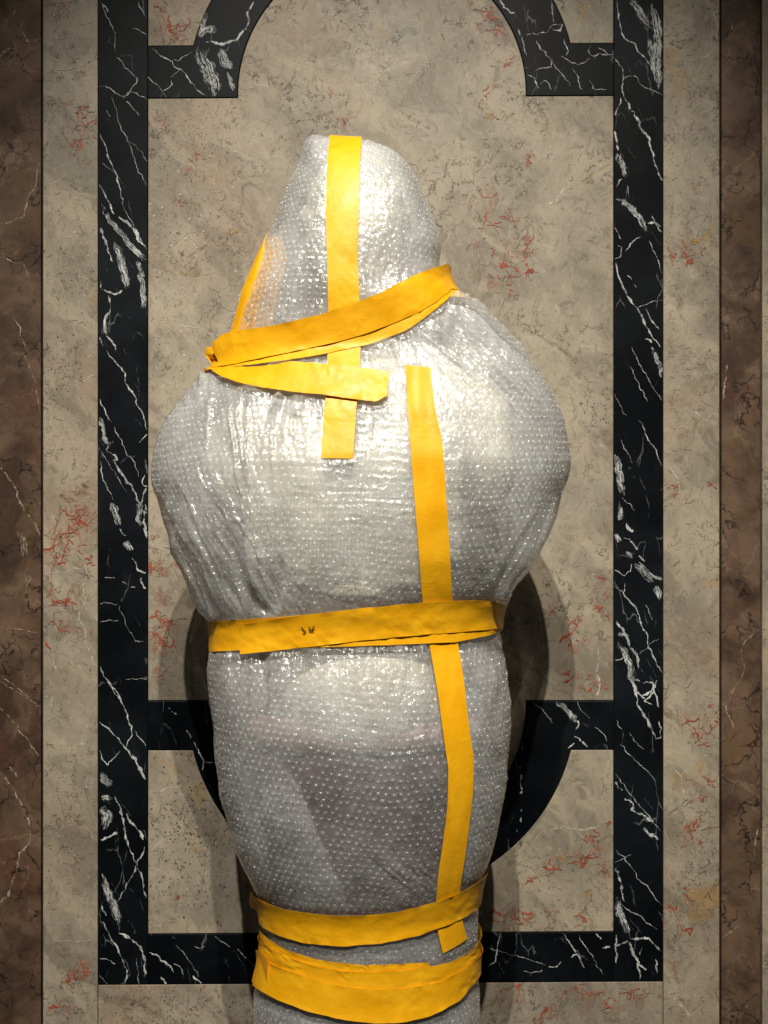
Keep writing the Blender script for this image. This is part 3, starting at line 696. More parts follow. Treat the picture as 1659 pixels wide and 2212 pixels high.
flecks('border_b', 400, 2165, 110, 25, 150, .6, 2.0)
flecks('border_l', 140, 830, 25, 60, 90, .7, 2.3)
flecks('border_l', 140, 620, 28, 50, 60, .6, 2.0)
flecks('central_panel', 1290, 905, 28, 28, 70, .7, 2.4)
flecks('central_panel', 400, 420, 50, 120, 420, .5, 1.4)
flecks('central_panel', 370, 700, 35, 80, 160, .5, 1.4)
flecks('border_l', 150, 1750, 35, 110, 260, .5, 1.6)
flecks('central_panel', 420, 300, 70, 60, 300, .5, 1.5)
flecks('central_panel', 400, 450, 60, 130, 130, 1.0, 3.4, 'cream')
flecks('central_panel', 380, 680, 40, 90, 60, .9, 2.6, 'cream')
flecks('border_l', 165, 520, 25, 60, 70, 1., 3.2, 'cream')
flecks('border_l', 150, 1700, 35, 110, 80, .9, 3., 'cream')
flecks('lower_panel', 400, 1760, 50, 110, 80, 1., 3.2, 'cream')
flecks('border_r', 1495, 1750, 35, 120, 140, .7, 2.0, 'cream')
flecks('border_b', 500, 2170, 150, 30, 160, .6, 1.8)
TAGM = {'white': M_WHITE, 'hair': M_GREY, 'red': M_RED, 'grey': M_GREY, 'cream': M_CREAM, 'ochre': M_OCHRE, 'tan': M_TAN, 'fleck': M_GREY}
M_CLOUD = paint_mark("scumbled_vein_paint", (0.06, 0.07, 0.075), (0.34, 0.35, 0.34), 0.40, 0.62, 50)
TAGM["cloud"] = M_CLOUD
M_BLUSH = paint_mark("pink_blush_paint", (0.34, 0.165, 0.11), (0.40, 0.25, 0.175), 0.40, 0.72, 26)
TAGM["blush"] = M_BLUSH
M_HAIR = paint_mark("faint_vein_paint", (0.10, 0.11, 0.115), (0.20, 0.21, 0.21), 0.36, 0.6, 70)
TAGM['hair'] = M_HAIR
TAGN = {'cloud': 'grey_scumble', 'blush': 'pink_blush', 'white': 'white_veining', 'hair': 'fine_veining', 'red': 'red_veining', 'grey': 'grey_veining', 'cream': 'cream_veining', 'ochre': 'ochre_veining', 'tan': 'tan_veining', 'fleck': 'dark_flecking'}
for (key, tag), (V, Fc) in MARKS.items():
    if Fc:
        o = mesh_obj(TAGN[tag], V, Fc, TAGM[tag], SLAB[key])
        o['kind'] = 'stuff'

# ------------------------------------------------------------------ surface of the wrapped figure
S0 = (D + YC) / D
TAB_L = [(299,688),(301,676),(304,669),(309,664),(316,660),(330,655),(360,643),(400,625),(450,606),(500,588),(550,563),(600,537),(650,513),(700,498),(735,488),(760,472),(795,464),(815,441),(850,410),(900,378),(950,350),(1000,333),(1030,329),(1055,334),(1100,352),(1150,370),(1200,388),(1250,409),(1300,432),(1335,455),(1370,459),(1410,457),(1450,455),(1500,458),(1600,467),(1700,480),(1800,501),(1850,520),(1890,541),(1925,556),(1960,562),(2000,566),(2050,567),(2110,553),(2150,547),(2212,549),(2300,553),(2440,560)]
TAB_R = [(299,700),(301,716),(304,748),(309,778),(316,820),(330,850),(360,878),(400,903),(450,924),(500,940),(540,948),(575,949),(600,957),(628,974),(645,998),(680,1046),(720,1086),(760,1125),(800,1158),(850,1190),(900,1211),(950,1225),(1000,1230),(1030,1225),(1060,1212),(1100,1198),(1150,1179),(1200,1158),(1250,1126),(1295,1088),(1330,1080),(1365,1078),(1400,1085),(1450,1095),(1500,1100),(1560,1103),(1600,1100),(1700,1090),(1800,1070),(1850,1056),(1900,1041),(1930,1035),(1990,1033),(2050,1031),(2100,1029),(2130,1036),(2212,1038),(2300,1036),(2440,1030)]
TAB_B = [(299,.004),(304,.020),(309,.033),(316,.046),(330,.060),(360,.078),(400,.094),(450,.107),(500,.115),(560,.120),(650,.124),(720,.122),(770,.122),(820,.142),(900,.170),(1000,.188),(1100,.190),(1200,.182),(1290,.164),(1340,.154),(1380,.153),(1450,.164),(1550,.172),(1650,.172),(1750,.165),(1850,.150),(1900,.138),(1940,.128),(2000,.125),(2060,.124),(2110,.124),(2150,.128),(2212,.130),(2440,.13)]
VV = np.arange(299, 2441, 0.5)
def table(tab):
    t = np.array(tab, float)
    raw = np.interp(VV, t[:, 0], t[:, 1])
    s1 = gsm(raw, 3); s2 = gsm(raw, 18)
    wgt = sstep(VV, 320, 390)
    out = s1 * (1 - wgt) + s2 * wgt
    w0 = sstep(VV, 299, 312)
    return raw * (1 - w0) + out * w0
TL, TR, TB = table(TAB_L), table(TAB_R), table(TAB_B)
TX = (0.5 * (TL + TR) - 829.5) * K * S0
TA = 0.5 * (TR - TL) * K * S0
def prof(v):
    return np.interp(v, VV, TX), np.interp(v, VV, TA), np.interp(v, VV, TB)
def base(phi, v):
    xc, a, b = prof(v)
    s, c = np.sin(phi), np.cos(phi)
    ex = 0.93
    x = xc + a * np.sign(s) * np.abs(s) ** ex
    y = YC - b * np.sign(c) * np.abs(c) ** ex
    z = (1106 - v) * K * S0
    return np.stack([x, y, z * np.ones_like(x)], -1)
def frame(phi, v):
    e = 0.004; ev = 1.0
    du = base(phi + e, v) - base(phi - e, v)
    v1 = np.clip(v + ev, 300, 2439); v0 = np.clip(v - ev, 299.5, 2438)
    dv = base(phi, v1) - base(phi, v0)
    lu = np.linalg.norm(du, axis=-1) / (2 * e); lv = np.linalg.norm(dv, axis=-1) / np.maximum(v1 - v0, 1e-6)
    n = np.cross(dv, du)
    n /= np.linalg.norm(n, axis=-1, keepdims=True) + 1e-12
    # outward
    xc, a, b = prof(v)
    out = np.stack([np.sin(phi) * b, -np.cos(phi) * a, 0 * phi], -1)
    n *= np.sign((n * out).sum(-1, keepdims=True) + 1e-9)
    return n, lu, lv
def proj(P):
    s = D / (D + P[..., 1])
    return 829.5 + P[..., 0] * s / K, 1106 - P[..., 2] * s / K
def solve(px, py, it=25):
    px = np.asarray(px, float); py = np.asarray(py, float)
    v = py.copy(); phi = np.zeros_like(v)
    for _ in range(it):
        xc, a, b = prof(v)
        y = YC - b * np.sign(np.cos(phi)) * np.abs(np.cos(phi)) ** 0.93
        s = (D + y) / D
        X = (px - 829.5) * K * s
        q = np.clip((X - xc) / a, -1, 1)
        phn = np.arcsin(np.sign(q) * np.abs(q) ** (1 / 0.93))
        phi = 0.5 * phi + 0.5 * phn
        vn_ = 1106 - (1106 - py) * s / S0
        v = np.clip(0.5 * v + 0.5 * vn_, 299.5, 2439)
    return phi, v

# ---- tape strips: the two edges of each, traced on the surface
def Z6(p): return [((850 + x * .75347) * .54004, (3450 + y * .75347) * .54004) for x, y in p]
TAPES = [
 dict(n='hood_back', lab='narrow tape strip slipping under the wrap at the left of the hood', off=.0008, e0=[(577,508),(552,567),(528,622),(497,728),(490,752)], e1=[(584,503),(600,540),(594,590),(584,640),(566,720),(558,760)], under=True),
 dict(n='hood', lab='upright tape strip over the crown of the hood down to the chest', off=.0012, e0=[(711,318),(708,360),(706,400),(705,450),(707,560),(710,660),(709,745),(707,800),(705,855),(701,880),(697,930),(694,990)], e1=[(779,320),(777,360),(776,400),(775,450),(772,560),(777,660),(779,750),(777,800),(774,850),(770,880),(767,930),(763,991)], over=True),
 dict(n='neck_under', lab='lower layer of the slanting tape band at the neck', off=.0020, e0=[(470,770),(520,758),(600,740),(700,715),(800,685),(880,650),(962,605)], e1=[(463,801),(540,792),(600,784),(700,768),(800,745),(880,713),(940,670),(968,645)], xr=2.7, xl=-2.2),
 dict(n='neck', lab='wide slanting tape band round the neck, upper layer', off=.0034, e0=[(477,752),(500,730),(550,717),(600,707),(700,680),(800,645),(880,610),(945,579)], e1=[(474,797),(520,789),(600,771),(700,749),(800,719),(900,679),(950,648),(972,629)], xr=2.7, tilt=.010),
 dict(n='neck_tail', lab='tape strip ending below the neck in a torn edge', off=.0046, e0=[(457,800),(500,800),(558,799),(600,793),(634,787),(690,791),(763,798),(800,803),(840,809)], e1=[(459,803),(482,819),(520,832),(573,843),(640,852),(699,858),(760,867),(812,873),(836,860)], xl=-2.0),
 dict(n='long', lab='long upright tape strip from chest to the lower bands', off=.0012, e0=[(876,791),(878,830),(880,880),(885,950),(895,1080),(903,1180),(908,1240),(911,1292),(918,1340),(925,1385),(940,1470),(955,1580),(967,1660),(966,1720),(958,1800),(945,1890),(940,1940),(942,1985),(945,2020),(955,2058)], e1=[(930,796),(933,830),(938,880),(956,960),(963,1080),(970,1180),(973,1240),(975,1292),(980,1340),(986,1385),(1000,1470),(1010,1560),(1022,1640),(1019,1720),(1010,1800),(997,1880),(990,1930),(992,1968),(996,1990),(1007,2026)]),
 dict(n='waist_under', lab='under layer of the waist band with a puckered lower edge', off=.0022, e0=[(455,1341),(500,1337),(560,1333),(650,1327),(760,1320),(880,1312),(980,1304),(1050,1298),(1079,1296)], e1=[(459,1408),(500,1406),(560,1403),(690,1398),(800,1394),(900,1390),(980,1387),(1050,1372),(1079,1364)], xr=2.7, xl=-2.7, pucker=True),
 dict(n='waist', lab='waist band with a small handwritten mark', off=.0036, e0=[(522,1346),(580,1336),(650,1326),(760,1313),(880,1301),(980,1293),(1040,1293),(1077,1299)], e1=[(524,1414),(580,1408),(640,1400),(760,1385),(900,1371),(1000,1363),(1040,1360),(1074,1357)], xr=2.5),
 dict(n='low_upper', lab='tape band cinching the bottom of the wrapped body', off=.0022, e0=[(556,1936),(585,1950),(620,1963),(700,1973),(780,1975),(860,1967),(940,1946),(1000,1921),(1034,1900)], e1=[(566,1998),(600,2018),(660,2036),(740,2042),(820,2036),(900,2020),(980,1990),(1010,1974),(1031,1958)], xr=2.7, xl=-2.7),
 dict(n='low_sliver', lab='topmost narrow layer of the bottom tape bands', off=.0018, e0=Z6([(265,365),(300,400),(400,460),(550,510),(800,540),(1000,535),(1145,525)]), e1=Z6([(268,450),(400,530),(550,585),(700,610),(850,620),(1000,610),(1150,590)]), xl=-2.5),
 dict(n='low_middle', lab='middle layer of the bottom tape bands', off=.0030, e0=Z6([(268,412),(400,490),(550,545),(700,570),(850,577),(1000,567),(1150,545),(1250,525),(1340,480),(1388,425)]), e1=Z6([(272,520),(400,590),(550,640),(700,680),(850,700),(1000,695),(1200,655),(1300,600),(1390,520)]), xl=-2.5, xr=2.5),
 dict(n='low_wide', lab='wide bottom tape band with a loose end at the left', off=.0044, e0=Z6([(262,480),(300,520),(400,560),(550,610),(700,650),(850,665),(1000,660),(1200,625),(1300,570),(1390,500)]), e1=Z6([(235,655),(330,712),(500,780),(700,830),(870,850),(1000,845),(1150,810),(1300,730),(1390,610)]), xr=2.5),
]
def resample(P, n):
    P = np.asarray(P, float)
    c = np.concatenate([[0], np.cumsum(np.hypot(*np.diff(P, axis=0).T))])
    t = np.linspace(0, c[-1], n)
    return np.stack([np.interp(t, c, P[:, 0]), np.interp(t, c, P[:, 1])], 1)
# raster of where tape presses the film flat
MS = 4
mask = np.zeros((2500 // MS, 1660 // MS))
gy, gx = np.mgrid[0:mask.shape[0], 0:mask.shape[1]]
def fill(poly):
    p = np.asarray(poly) / MS
    c = np.zeros(mask.shape, bool); j = len(p) - 1
    for i in range(len(p)):
        xi, yi = p[i]; xj, yj = p[j]
        if yi != yj:
            c ^= ((yi > gy) != (yj > gy)) & (gx < (xj - xi) * (gy - yi) / (yj - yi) + xi)
        j = i
    mask[c] = 1
for T in TAPES:
    if T['n'] != 'hood_back':
        fill(list(T['e0']) + list(reversed(T['e1'])))
def blur(m, s):
    m = np.apply_along_axis(lambda a: gsm(a, s), 0, m)
    return np.apply_along_axis(lambda a: gsm(a, s), 1, m)
mask_soft = np.clip(blur(mask, 1.6) * 1.6, 0, 1)
mask_wide = blur(mask, 9)
def samp(m, px, py):
    x = np.clip(px / MS, 0, m.shape[1] - 1.01); y = np.clip(py / MS, 0, m.shape[0] - 1.01)
    ix = x.astype(int); iy = y.astype(int); fx = x - ix; fy = y - iy
    return (m[iy, ix] * (1 - fx) + m[iy, ix + 1] * fx) * (1 - fy) + (m[iy + 1, ix] * (1 - fx) + m[iy + 1, ix + 1] * fx) * fy

def gath(px, py, line_y, side, length):
    d = (py - line_y) * side
    return np.where(d > 0, np.exp(-np.maximum(d, 0) / length), np.exp(np.minimum(d, 0) / 12.0))

def fold_env(px, py):
    neck = np.interp(px, [450, 560, 700, 830, 900, 975, 1010], [812, 840, 860, 760, 715, 640, 630])
    e = 0.9 * gath(px, py, neck, 1, 60) + 0.9 * gath(px, py, 1398, 1, 80) + 0.7 * gath(px, py, 1325, -1, 35)
    q = (px - 345) * 0.85 - (py - 1050) * 0.42; al = (px - 345) * 0.42 + (py - 1050) * 0.85
    e = e + 0.8 * sstep(al, -20, 90) * (1 - sstep(q, 110, 200)) * (1 - sstep(py, 1345, 1375))
    q2 = (px - 1195) * 0.85 + (py - 1120) * 0.52; al2 = -(px - 1195) * 0.52 + (py - 1120) * 0.85
    e = e + sstep(al2, -60, 60) * (1 - sstep(py, 1300, 1330)) * sstep(q2, -60, -25)
    q3 = (py - 640) * 0.78 - (px - 975) * 0.70; al3 = (px - 975) * 0.74 + (py - 640) * 0.66
    e = e + 0.7 * sstep(al3, -10, 40) * (1 - sstep(al3, 140, 300)) * (1 - sstep(q3, 80, 150))
    return np.clip(e, 0, 1)

def disp(phi, v):
    """wrinkles of the film, metres along the normal"""
    P = base(phi, v); px, py = proj(P)
    front = sstep(np.cos(phi), -0.35, 0.05)
    arc_s = phi * 300
    h = 0.0030 * fbm(px / 120, py / 150, 3, 2) + 0.0010 * fbm(px / 34, py / 40, 9, 2)
    # gathers below and above the neck band, around waist and lower bands
    neck = np.interp(px, [450, 560, 700, 830, 900, 975, 1010], [812, 840, 860, 760, 715, 640, 630])
    wob = 14 * fbm(px / 60, py / 120, 21, 2)
    fold1 = ridge(vn((px + wob + (px - 720) * (py - neck) * -0.0012) / 13, py / 260, 31)) + 0.6 * ridge(vn((px + wob) / 6.5, py / 90, 32))
    h += 0.0030 * fold1 * gath(px, py, neck, 1, 75)
    fold1b = ridge(vn((px + wob * .5) / 15, py / 200, 33))
    neck_up = np.interp(px, [470, 600, 700, 800, 945], [740, 705, 680, 645, 578])
    h += 0.0012 * fold1b * gath(px, py, neck_up, -1, 45)
    fold2 = ridge(vn((px + wob + (px - 770) * (py - 1400) * -0.0004) / 15, py / 330, 41)) + 0.7 * ridge(vn((px + wob) / 7, py / 100, 42))
    h += 0.0030 * fold2 * gath(px, py, 1398, 1, 95)
    h += 0.0013 * fold2 * gath(px, py, 1325, -1, 50)
    big = ridge(vn((px + 2 * wob + (px - 770) * (py - 1380) * -0.0006) / 44, py / 620, 43))
    h += 0.0085 * big * (gath(px, py, 1405, 1, 150) + 0.7 * gath(px, py, 1320, -1, 90))
    big2 = ridge(vn((px + 2 * wob + (px - 720) * (py - neck) * -0.0012) / 38, py / 620, 44))
    h += 0.0066 * big2 * gath(px, py, neck, 1, 120)
    # lumps of the hood: a small peak left of the tape, a fuller lobe at the right
    h += 0.007 * np.exp(-((px - 680) / 20) ** 2 - ((py - 322) / 34) ** 2) + 0.007 * np.exp(-((px - 860) / 42) ** 2 - ((py - 395) / 60) ** 2)
    h += 0.006 * np.exp(-((px - 930) / 30) ** 2 - ((py - 520) / 50) ** 2) - 0.006 * np.exp(-((px - 830) / 40) ** 2 - ((py - 590) / 45) ** 2)
    fold3 = ridge(vn((px + wob) / 17, py / 140, 51))
    h += 0.0012 * fold3 * gath(px, py, 1960, -1, 40)
    h += 0.0010 * fold3 * gath(px, py, 2095, 1, 60)
    # fan of long folds from the left shoulder to the left of the waist
    q = (px - 345) * 0.85 - (py - 1050) * 0.42
    q = q + 10 * fbm(px / 90, py / 120, 61, 2)
    along = (px - 345) * 0.42 + (py - 1050) * 0.85
    env = sstep(along, -40, 90) * (1 - sstep(q, 120, 230)) * (1 - sstep(py, 1345, 1375))
    h += 0.0044 * (ridge(vn(q / 26 + 0.5 * vn(along / 60, q / 60, 68), along / 220, 62)) + 0.6 * ridge(vn(q / 10, along / 90, 63))) * env
    # big smooth pleat on the right flank
    q2 = (px - 1195) * 0.85 + (py - 1120) * 0.52
    al2 = -(px - 1195) * 0.52 + (py - 1120) * 0.85
    env2 = sstep(al2, -60, 60) * (1 - sstep(py, 1300, 1330)) * sstep(q2, -70, -20)
    h += env2 * (0.0130 * np.exp(-((q2 + 14) / 13) ** 2) + 0.0095 * np.exp(-((q2 + 52) / 9) ** 2) + 0.0012 * ridge(vn(q2 / 8, al2 / 150, 64)))
    # folds raying out on the right shoulder
    q3 = (py - 640) * 0.78 - (px - 975) * 0.70
    al3 = (px - 975) * 0.74 + (py - 640) * 0.66
    env3 = sstep(al3, -10, 40) * (1 - sstep(al3, 160, 330)) * (1 - sstep(q3, 90, 170))
    h += 0.0044 * (ridge(vn(q3 / 17, al3 / 300, 65)) + .5 * ridge(vn(q3 / 8, al3 / 120, 66))) * env3
    # two long creases down the left of the chest
    for x0, x1, y0, y1, am in ((498, 560, 860, 1300, .0050), (512, 590, 880, 1330, .0038), (585, 600, 860, 1180, .0034), (455, 440, 840, 1010, .0034)):
        xx = x0 + (x1 - x0) * np.clip((py - y0) / (y1 - y0), 0, 1) ** 1.4 + 5 * vn(py / 60, x0 * .1, 67)
        e = sstep(py, y0 - 30, y0 + 30) * (1 - sstep(py, y1 - 80, y1))
        h += am * np.exp(-((px - xx) / 4.5) ** 2) * e
    # stretch lines across the chest and rings round the belly
    chest = np.exp(-((px - 900) / 190) ** 2 - ((py - 1060) / 190) ** 2)
    h += 0.0013 * chest * ridge(vn(px / 70 + 0.3 * fbm(px / 30, py / 30, 71, 2), (py + 5 * fbm(px / 50, py / 50, 72, 2)) / 9.0, 73))
    rr = np.hypot((px - 855), (py - 1450) * 0.85)
    belly = np.exp(-((rr - 120) / 75) ** 2) * sstep(py, 1430, 1500)
    h += 0.0012 * belly * ridge(vn(rr / 10.5, np.arctan2(py - 1450, px - 855) * 4, 74))
    shirt = np.exp(-((px - 860) / 110) ** 2 - ((py - 860) / 80) ** 2) + np.exp(-((px - 860) / 100) ** 2 - ((py - 1480) / 80) ** 2) + 0.8 * np.exp(-((px - 830) / 50) ** 2 - ((py - 480) / 130) ** 2)
    h += 0.0016 * shirt * ridge(fbm(px / 15, py / 13, 75, 2))
    # faint diagonal pulls low on the body
    q5 = (px - 860) * 0.62 - (py - 1860) * 0.78
    h += 0.0020 * np.exp(-((px - 890) / 70) ** 2 - ((py - 1890) / 70) ** 2) * ridge(vn(q5 / 12, px / 120, 77))
    h += 0.0006 * ridge(fbm(px / 8, py / 8, 76, 2)) * (0.4 + shirt)
    h = h * front
    m = samp(mask_soft, px, py) * (np.cos(phi) > -0.05)
    # bands press all the way round
    for by, hw in ((1368, 36), (1975, 40), (2060, 48)):
        m = np.maximum(m, (np.cos(phi) < 0.15) * np.clip(1.4 - np.abs(v - by) / hw, 0, 1))
    return h * (1 - m) - 0.0012 * m

def surf(phi, v, extra=0.0):
    P = base(phi, v); n, _, _ = frame(phi, v)
    return P + n * (disp(phi, v) + extra)[..., None]

wrapped = link(bpy.data.objects.new("wrapped_statue_cover", None))
wrapped['label'] = 'clear bubble wrap cover bound with yellow tape around the shrouded bust'
wrapped['category'] = 'bubble wrap'

def grid_sheet(name, phis, vs, extra, mat, parent, closed=True, keep=None):
    ph, v = np.meshgrid(phis, vs)
    if callable(extra):
        P = base(ph, v); n, _, _ = frame(ph, v); P = P + n * extra(ph, v)[..., None]
    else:
        P = surf(ph, v, extra)
    R_, C_ = ph.shape
    idx = np.arange(R_ * C_).reshape(R_, C_)
    if closed:
        nx = np.roll(idx, -1, 1)
        q = np.stack([idx[:-1], nx[:-1], nx[1:], idx[1:]], -1).reshape(-1, 4)
    else:
        q = np.stack([idx[:-1, :-1], idx[:-1, 1:], idx[1:, 1:], idx[1:, :-1]], -1).reshape(-1, 4)
    if keep is not None:
        px, py = proj(base(ph, v))
        kp = keep(ph, px, py).ravel()
        q = q[kp[q].all(1)]
    return np_mesh(name, P.reshape(-1, 3), q, mat, parent)

front_n = 640
phis = np.concatenate([np.linspace(-1.85, 1.85, front_n), np.linspace(1.85, 2 * math.pi - 1.85, 122)[1:-1]])
# rows at even arc spacing
dz = np.gradient((1106 - VV) * K * S0); dr = np.gradient(0.5 * (TA + TB))
arcv = np.cumsum(np.sqrt(dz ** 2 + dr ** 2)); arcv -= arcv[0]
rows = np.interp(np.linspace(0, arcv[-1], 760), arcv, VV)
# ---- bubbles on the inner face of the film
PITCH = 0.0104
rows_b = np.interp(np.arange(PITCH * 0.8, arcv[-1], PITCH * 0.866), arcv, VV)
tt = np.linspace(-1.8, 1.8, 900)
cp, cv = [], []
for i, v0 in enumerate(rows_b):
    xc, a, b = prof(v0)
    P = base(tt, np.full_like(tt, v0))
    s = np.concatenate([[0], np.cumsum(np.linalg.norm(np.diff(P, axis=0), axis=1))])
    s -= np.interp(0, tt, s)
    off = 0.5 * (i % 2) * PITCH + 0.004 * math.sin(i * 0.05) 
    ks = np.arange(math.ceil((s[0] - off) / PITCH), math.floor((s[-1] - off) / PITCH) + 1) * PITCH + off
    cp.append(np.interp(ks, s, tt)); cv.append(np.full(len(ks), v0))
cp = np.concatenate(cp); cv = np.concatenate(cv)
n_, lu, lv = frame(cp, cv)
px, py = proj(base(cp, cv))
# gentle drift of the rows
cv = np.clip(cv + 26 * fbm(px / 320, py / 320, 81, 2) + 10 * np.sin((px - 780) / 210.0) + rng.normal(size=len(cv)) * 1.1, 303, 2436)
cp = cp + rng.normal(size=len(cp)) * 0.0022
px, py = proj(base(cp, cv))
tm = samp(mask, px, py) * (np.cos(cp) > 0)
rnd = rng.random(len(cp))
ok = (tm < 0.6) & (cv > 305) & (rng.random(len(cp)) > 0.05)
cp, cv, rnd = cp[ok], cv[ok], rnd[ok]
px, py = px[ok], py[ok]
n_, lu, lv = frame(cp, cv)
# film: rises and dips a little over every bubble
R0 = 0.0044 * (0.92 + 0.12 * rng.random(len(cp)))
H0 = 0.0036 * (0.70 + 0.5 * rng.random(len(cp)))
tight = np.clip(samp(mask_wide, px, py) * 1.4, 0, 1)
crush = (rnd < 0.06 + 0.45 * tight)
H0 = np.where(crush, H0 * 0.35, H0)
PHG, VG = np.meshgrid(phis, rows)
PG = base(PHG, VG); NG, _, _ = frame(PHG, VG)
PC = base(cp, cv)
ar_c = np.interp(cv, VV, arcv)
ri = np.rint(ar_c / (arcv[-1] / (len(rows) - 1))).astype(int)
ci = np.rint((cp + 1.85) / (3.7 / (front_n - 1))).astype(int)
Q = np.zeros(PHG.shape)
fe = fold_env(px, py)
amp_b = np.where(crush, 0.0007, -0.00062) * (0.2 + 1.3 * rng.random(len(cp))) * (1 - 0.8 * fe)
H0 = H0 * (1 - 0.6 * fe)
tx = rng.normal(size=len(cp)) * 0.25; tz = rng.normal(size=len(cp)) * 0.25
for a_ in range(-5, 6):
    for b_ in range(-8, 9):
        r_ = np.clip(ri + a_, 0, len(rows) - 1); c_ = np.clip(ci + b_, 0, front_n - 1)
        dP = PG[r_, c_] - PC
        d_ = np.linalg.norm(dP, axis=1) / (R0 * 1.12)
        w_ = np.clip(1 - d_ ** 2, 0, 1) ** 1.5
        np.add.at(Q, (r_, c_), amp_b * w_ * (1 + tx * dP[:, 0] / R0 + tz * dP[:, 2] / R0))
pxg, pyg = proj(PG)
fine = 0.0008 * ridge(fbm(pxg / 6.0, pyg / 6.0, 301, 2)) * sstep(fbm(pxg / 70, pyg / 70, 302, 2), -0.25, 0.45) * (np.cos(PHG) > -0.2)
PF = PG + NG * (disp(PHG, VG) + Q + fine * (1 - samp(mask_soft, pxg, pyg)))[..., None]
idx = np.arange(PHG.size).reshape(PHG.shape); nx_ = np.roll(idx, -1, 1)
film = np_mesh('film', PF.reshape(-1, 3), np.stack([idx[:-1], nx_[:-1], nx_[1:], idx[1:]], -1).reshape(-1, 4), M_FILM, wrapped)
film['label'] = 'outer film of the clear bubble wrap'

SEG = 12
prof_r = np.array([1.0, 0.97, 0.86, 0.62]); prof_h = np.array([0.0, 0.42, 0.80, 0.97])
wob = 0.06
ang = np.arange(SEG) * 2 * math.pi / SEG
nb = len(cp)
ph_all = np.empty((nb, SEG * 4 + 1)); v_all = np.empty_like(ph_all); h_all = np.empty_like(ph_all)
sq = 1 + 0.10 * rng.normal(size=(nb, 1)); 
for k in range(4):
    r = R0[:, None] * prof_r[k] * (1 + wob * rng.normal(size=(nb, SEG)) * (k > 0))
    ph_all[:, k * SEG:(k + 1) * SEG] = cp[:, None] + r * np.cos(ang) * np.minimum(sq, 1.1) / lu[:, None]
    v_all[:, k * SEG:(k + 1) * SEG] = cv[:, None] + r * np.sin(ang) / np.minimum(sq, 1.1) / lv[:, None]
    h_all[:, k * SEG:(k + 1) * SEG] = -H0[:, None] * prof_h[k] * (1 + 0.10 * rng.normal(size=(nb, SEG)) * (k > 0)) - 0.0002 + np.minimum(amp_b, 0)[:, None] * (1 - prof_r[k] ** 2) 
ph_all[:, -1] = cp; v_all[:, -1] = cv; h_all[:, -1] = -H0 - 0.0001 + np.minimum(amp_b, 0)
v_all = np.clip(v_all, 299.6, 2439)
PB = surf(ph_all.ravel(), v_all.ravel(), h_all.ravel()).astype(np.float32)
offs = np.arange(nb) * (SEG * 4 + 1)
qs = []
for k in range(3):
    for j in range(SEG):
        j2 = (j + 1) % SEG
        qs.append((k * SEG + j, k * SEG + j2, (k + 1) * SEG + j2, (k + 1) * SEG + j))
ts = [(3 * SEG + j, 3 * SEG + (j + 1) % SEG, 4 * SEG) for j in range(SEG)]
quads = (offs[:, None, None] + np.array(qs)[None]).reshape(-1, 4)
tris = (offs[:, None, None] + np.array(ts)[None]).reshape(-1, 3)
bub = np_mesh('air_bubbles', PB, quads, M_BUB, film, tris)
bub['kind'] = 'stuff'

# ---- second turn of the wrap inside, its edge running down the lower body
def sheet_layers(ph, px, py):
    edge = np.interp(py, [1590, 1655, 1700, 1800, 1900, 1960], [575, 605, 640, 680, 722, 750]) + 3 * vn(py / 12, 3.3, 91)
    right = np.interp(py, [1590, 1700, 1900], [1000, 1035, 1030])
    wob = 16 * fbm(px / 60, py / 60, 92, 2)
    win = sstep(px, edge - 3, edge + 5) * (1 - sstep(px, right - 60, right)) * sstep(py + wob, 1575, 1675) * (1 - sstep(py, 1975, 1995)) * (np.cos(ph) > 0)
    return 1 - 0.93 * win
inner_phis = np.concatenate([np.linspace(-1.85, 1.85, 420), np.linspace(1.85, 2 * math.pi - 1.85, 62)[1:-1]])
inner_rows = np.interp(np.linspace(arcv[-1] * 0.006, arcv[-1], 330), arcv, VV)
def inner_off(ph, v):
    P = base(ph, v); px, py = proj(P)
    xc, a, b = prof(v)
    lim = np.minimum(0.009, 0.35 * np.minimum(a, b))
    return -lim + 0.0022 * ridge(fbm(px / 26, py / 60, 95, 3))
inner = grid_sheet('inner_film', inner_phis, inner_rows, inner_off, M_INNER, wrapped)
_ph, _v = np.meshgrid(inner_phis, inner_rows)
_px, _py = proj(base(_ph, _v))
_at = inner.data.attributes.new('sheet_layers', 'FLOAT', 'POINT')
_at.data.foreach_set('value', sheet_layers(_ph, _px, _py).ravel().astype(np.float32))
# milky sheet added at the back to deepen the wall shadow and whiten the wrap
rear = grid_sheet('rear_light_block', np.linspace(1.72, 2 * math.pi - 1.72, 120), np.interp(np.linspace(arcv[-1] * 0.02, arcv[-1], 220), arcv, VV), lambda ph, v: inner_off(ph, v) * 1.6 - 0.002, M_REAR, wrapped, closed=False)
rear['label'] = 'milky film sheet added at the back to block light'
inner['label'] = 'hazy inner turn of the bubble wrap'

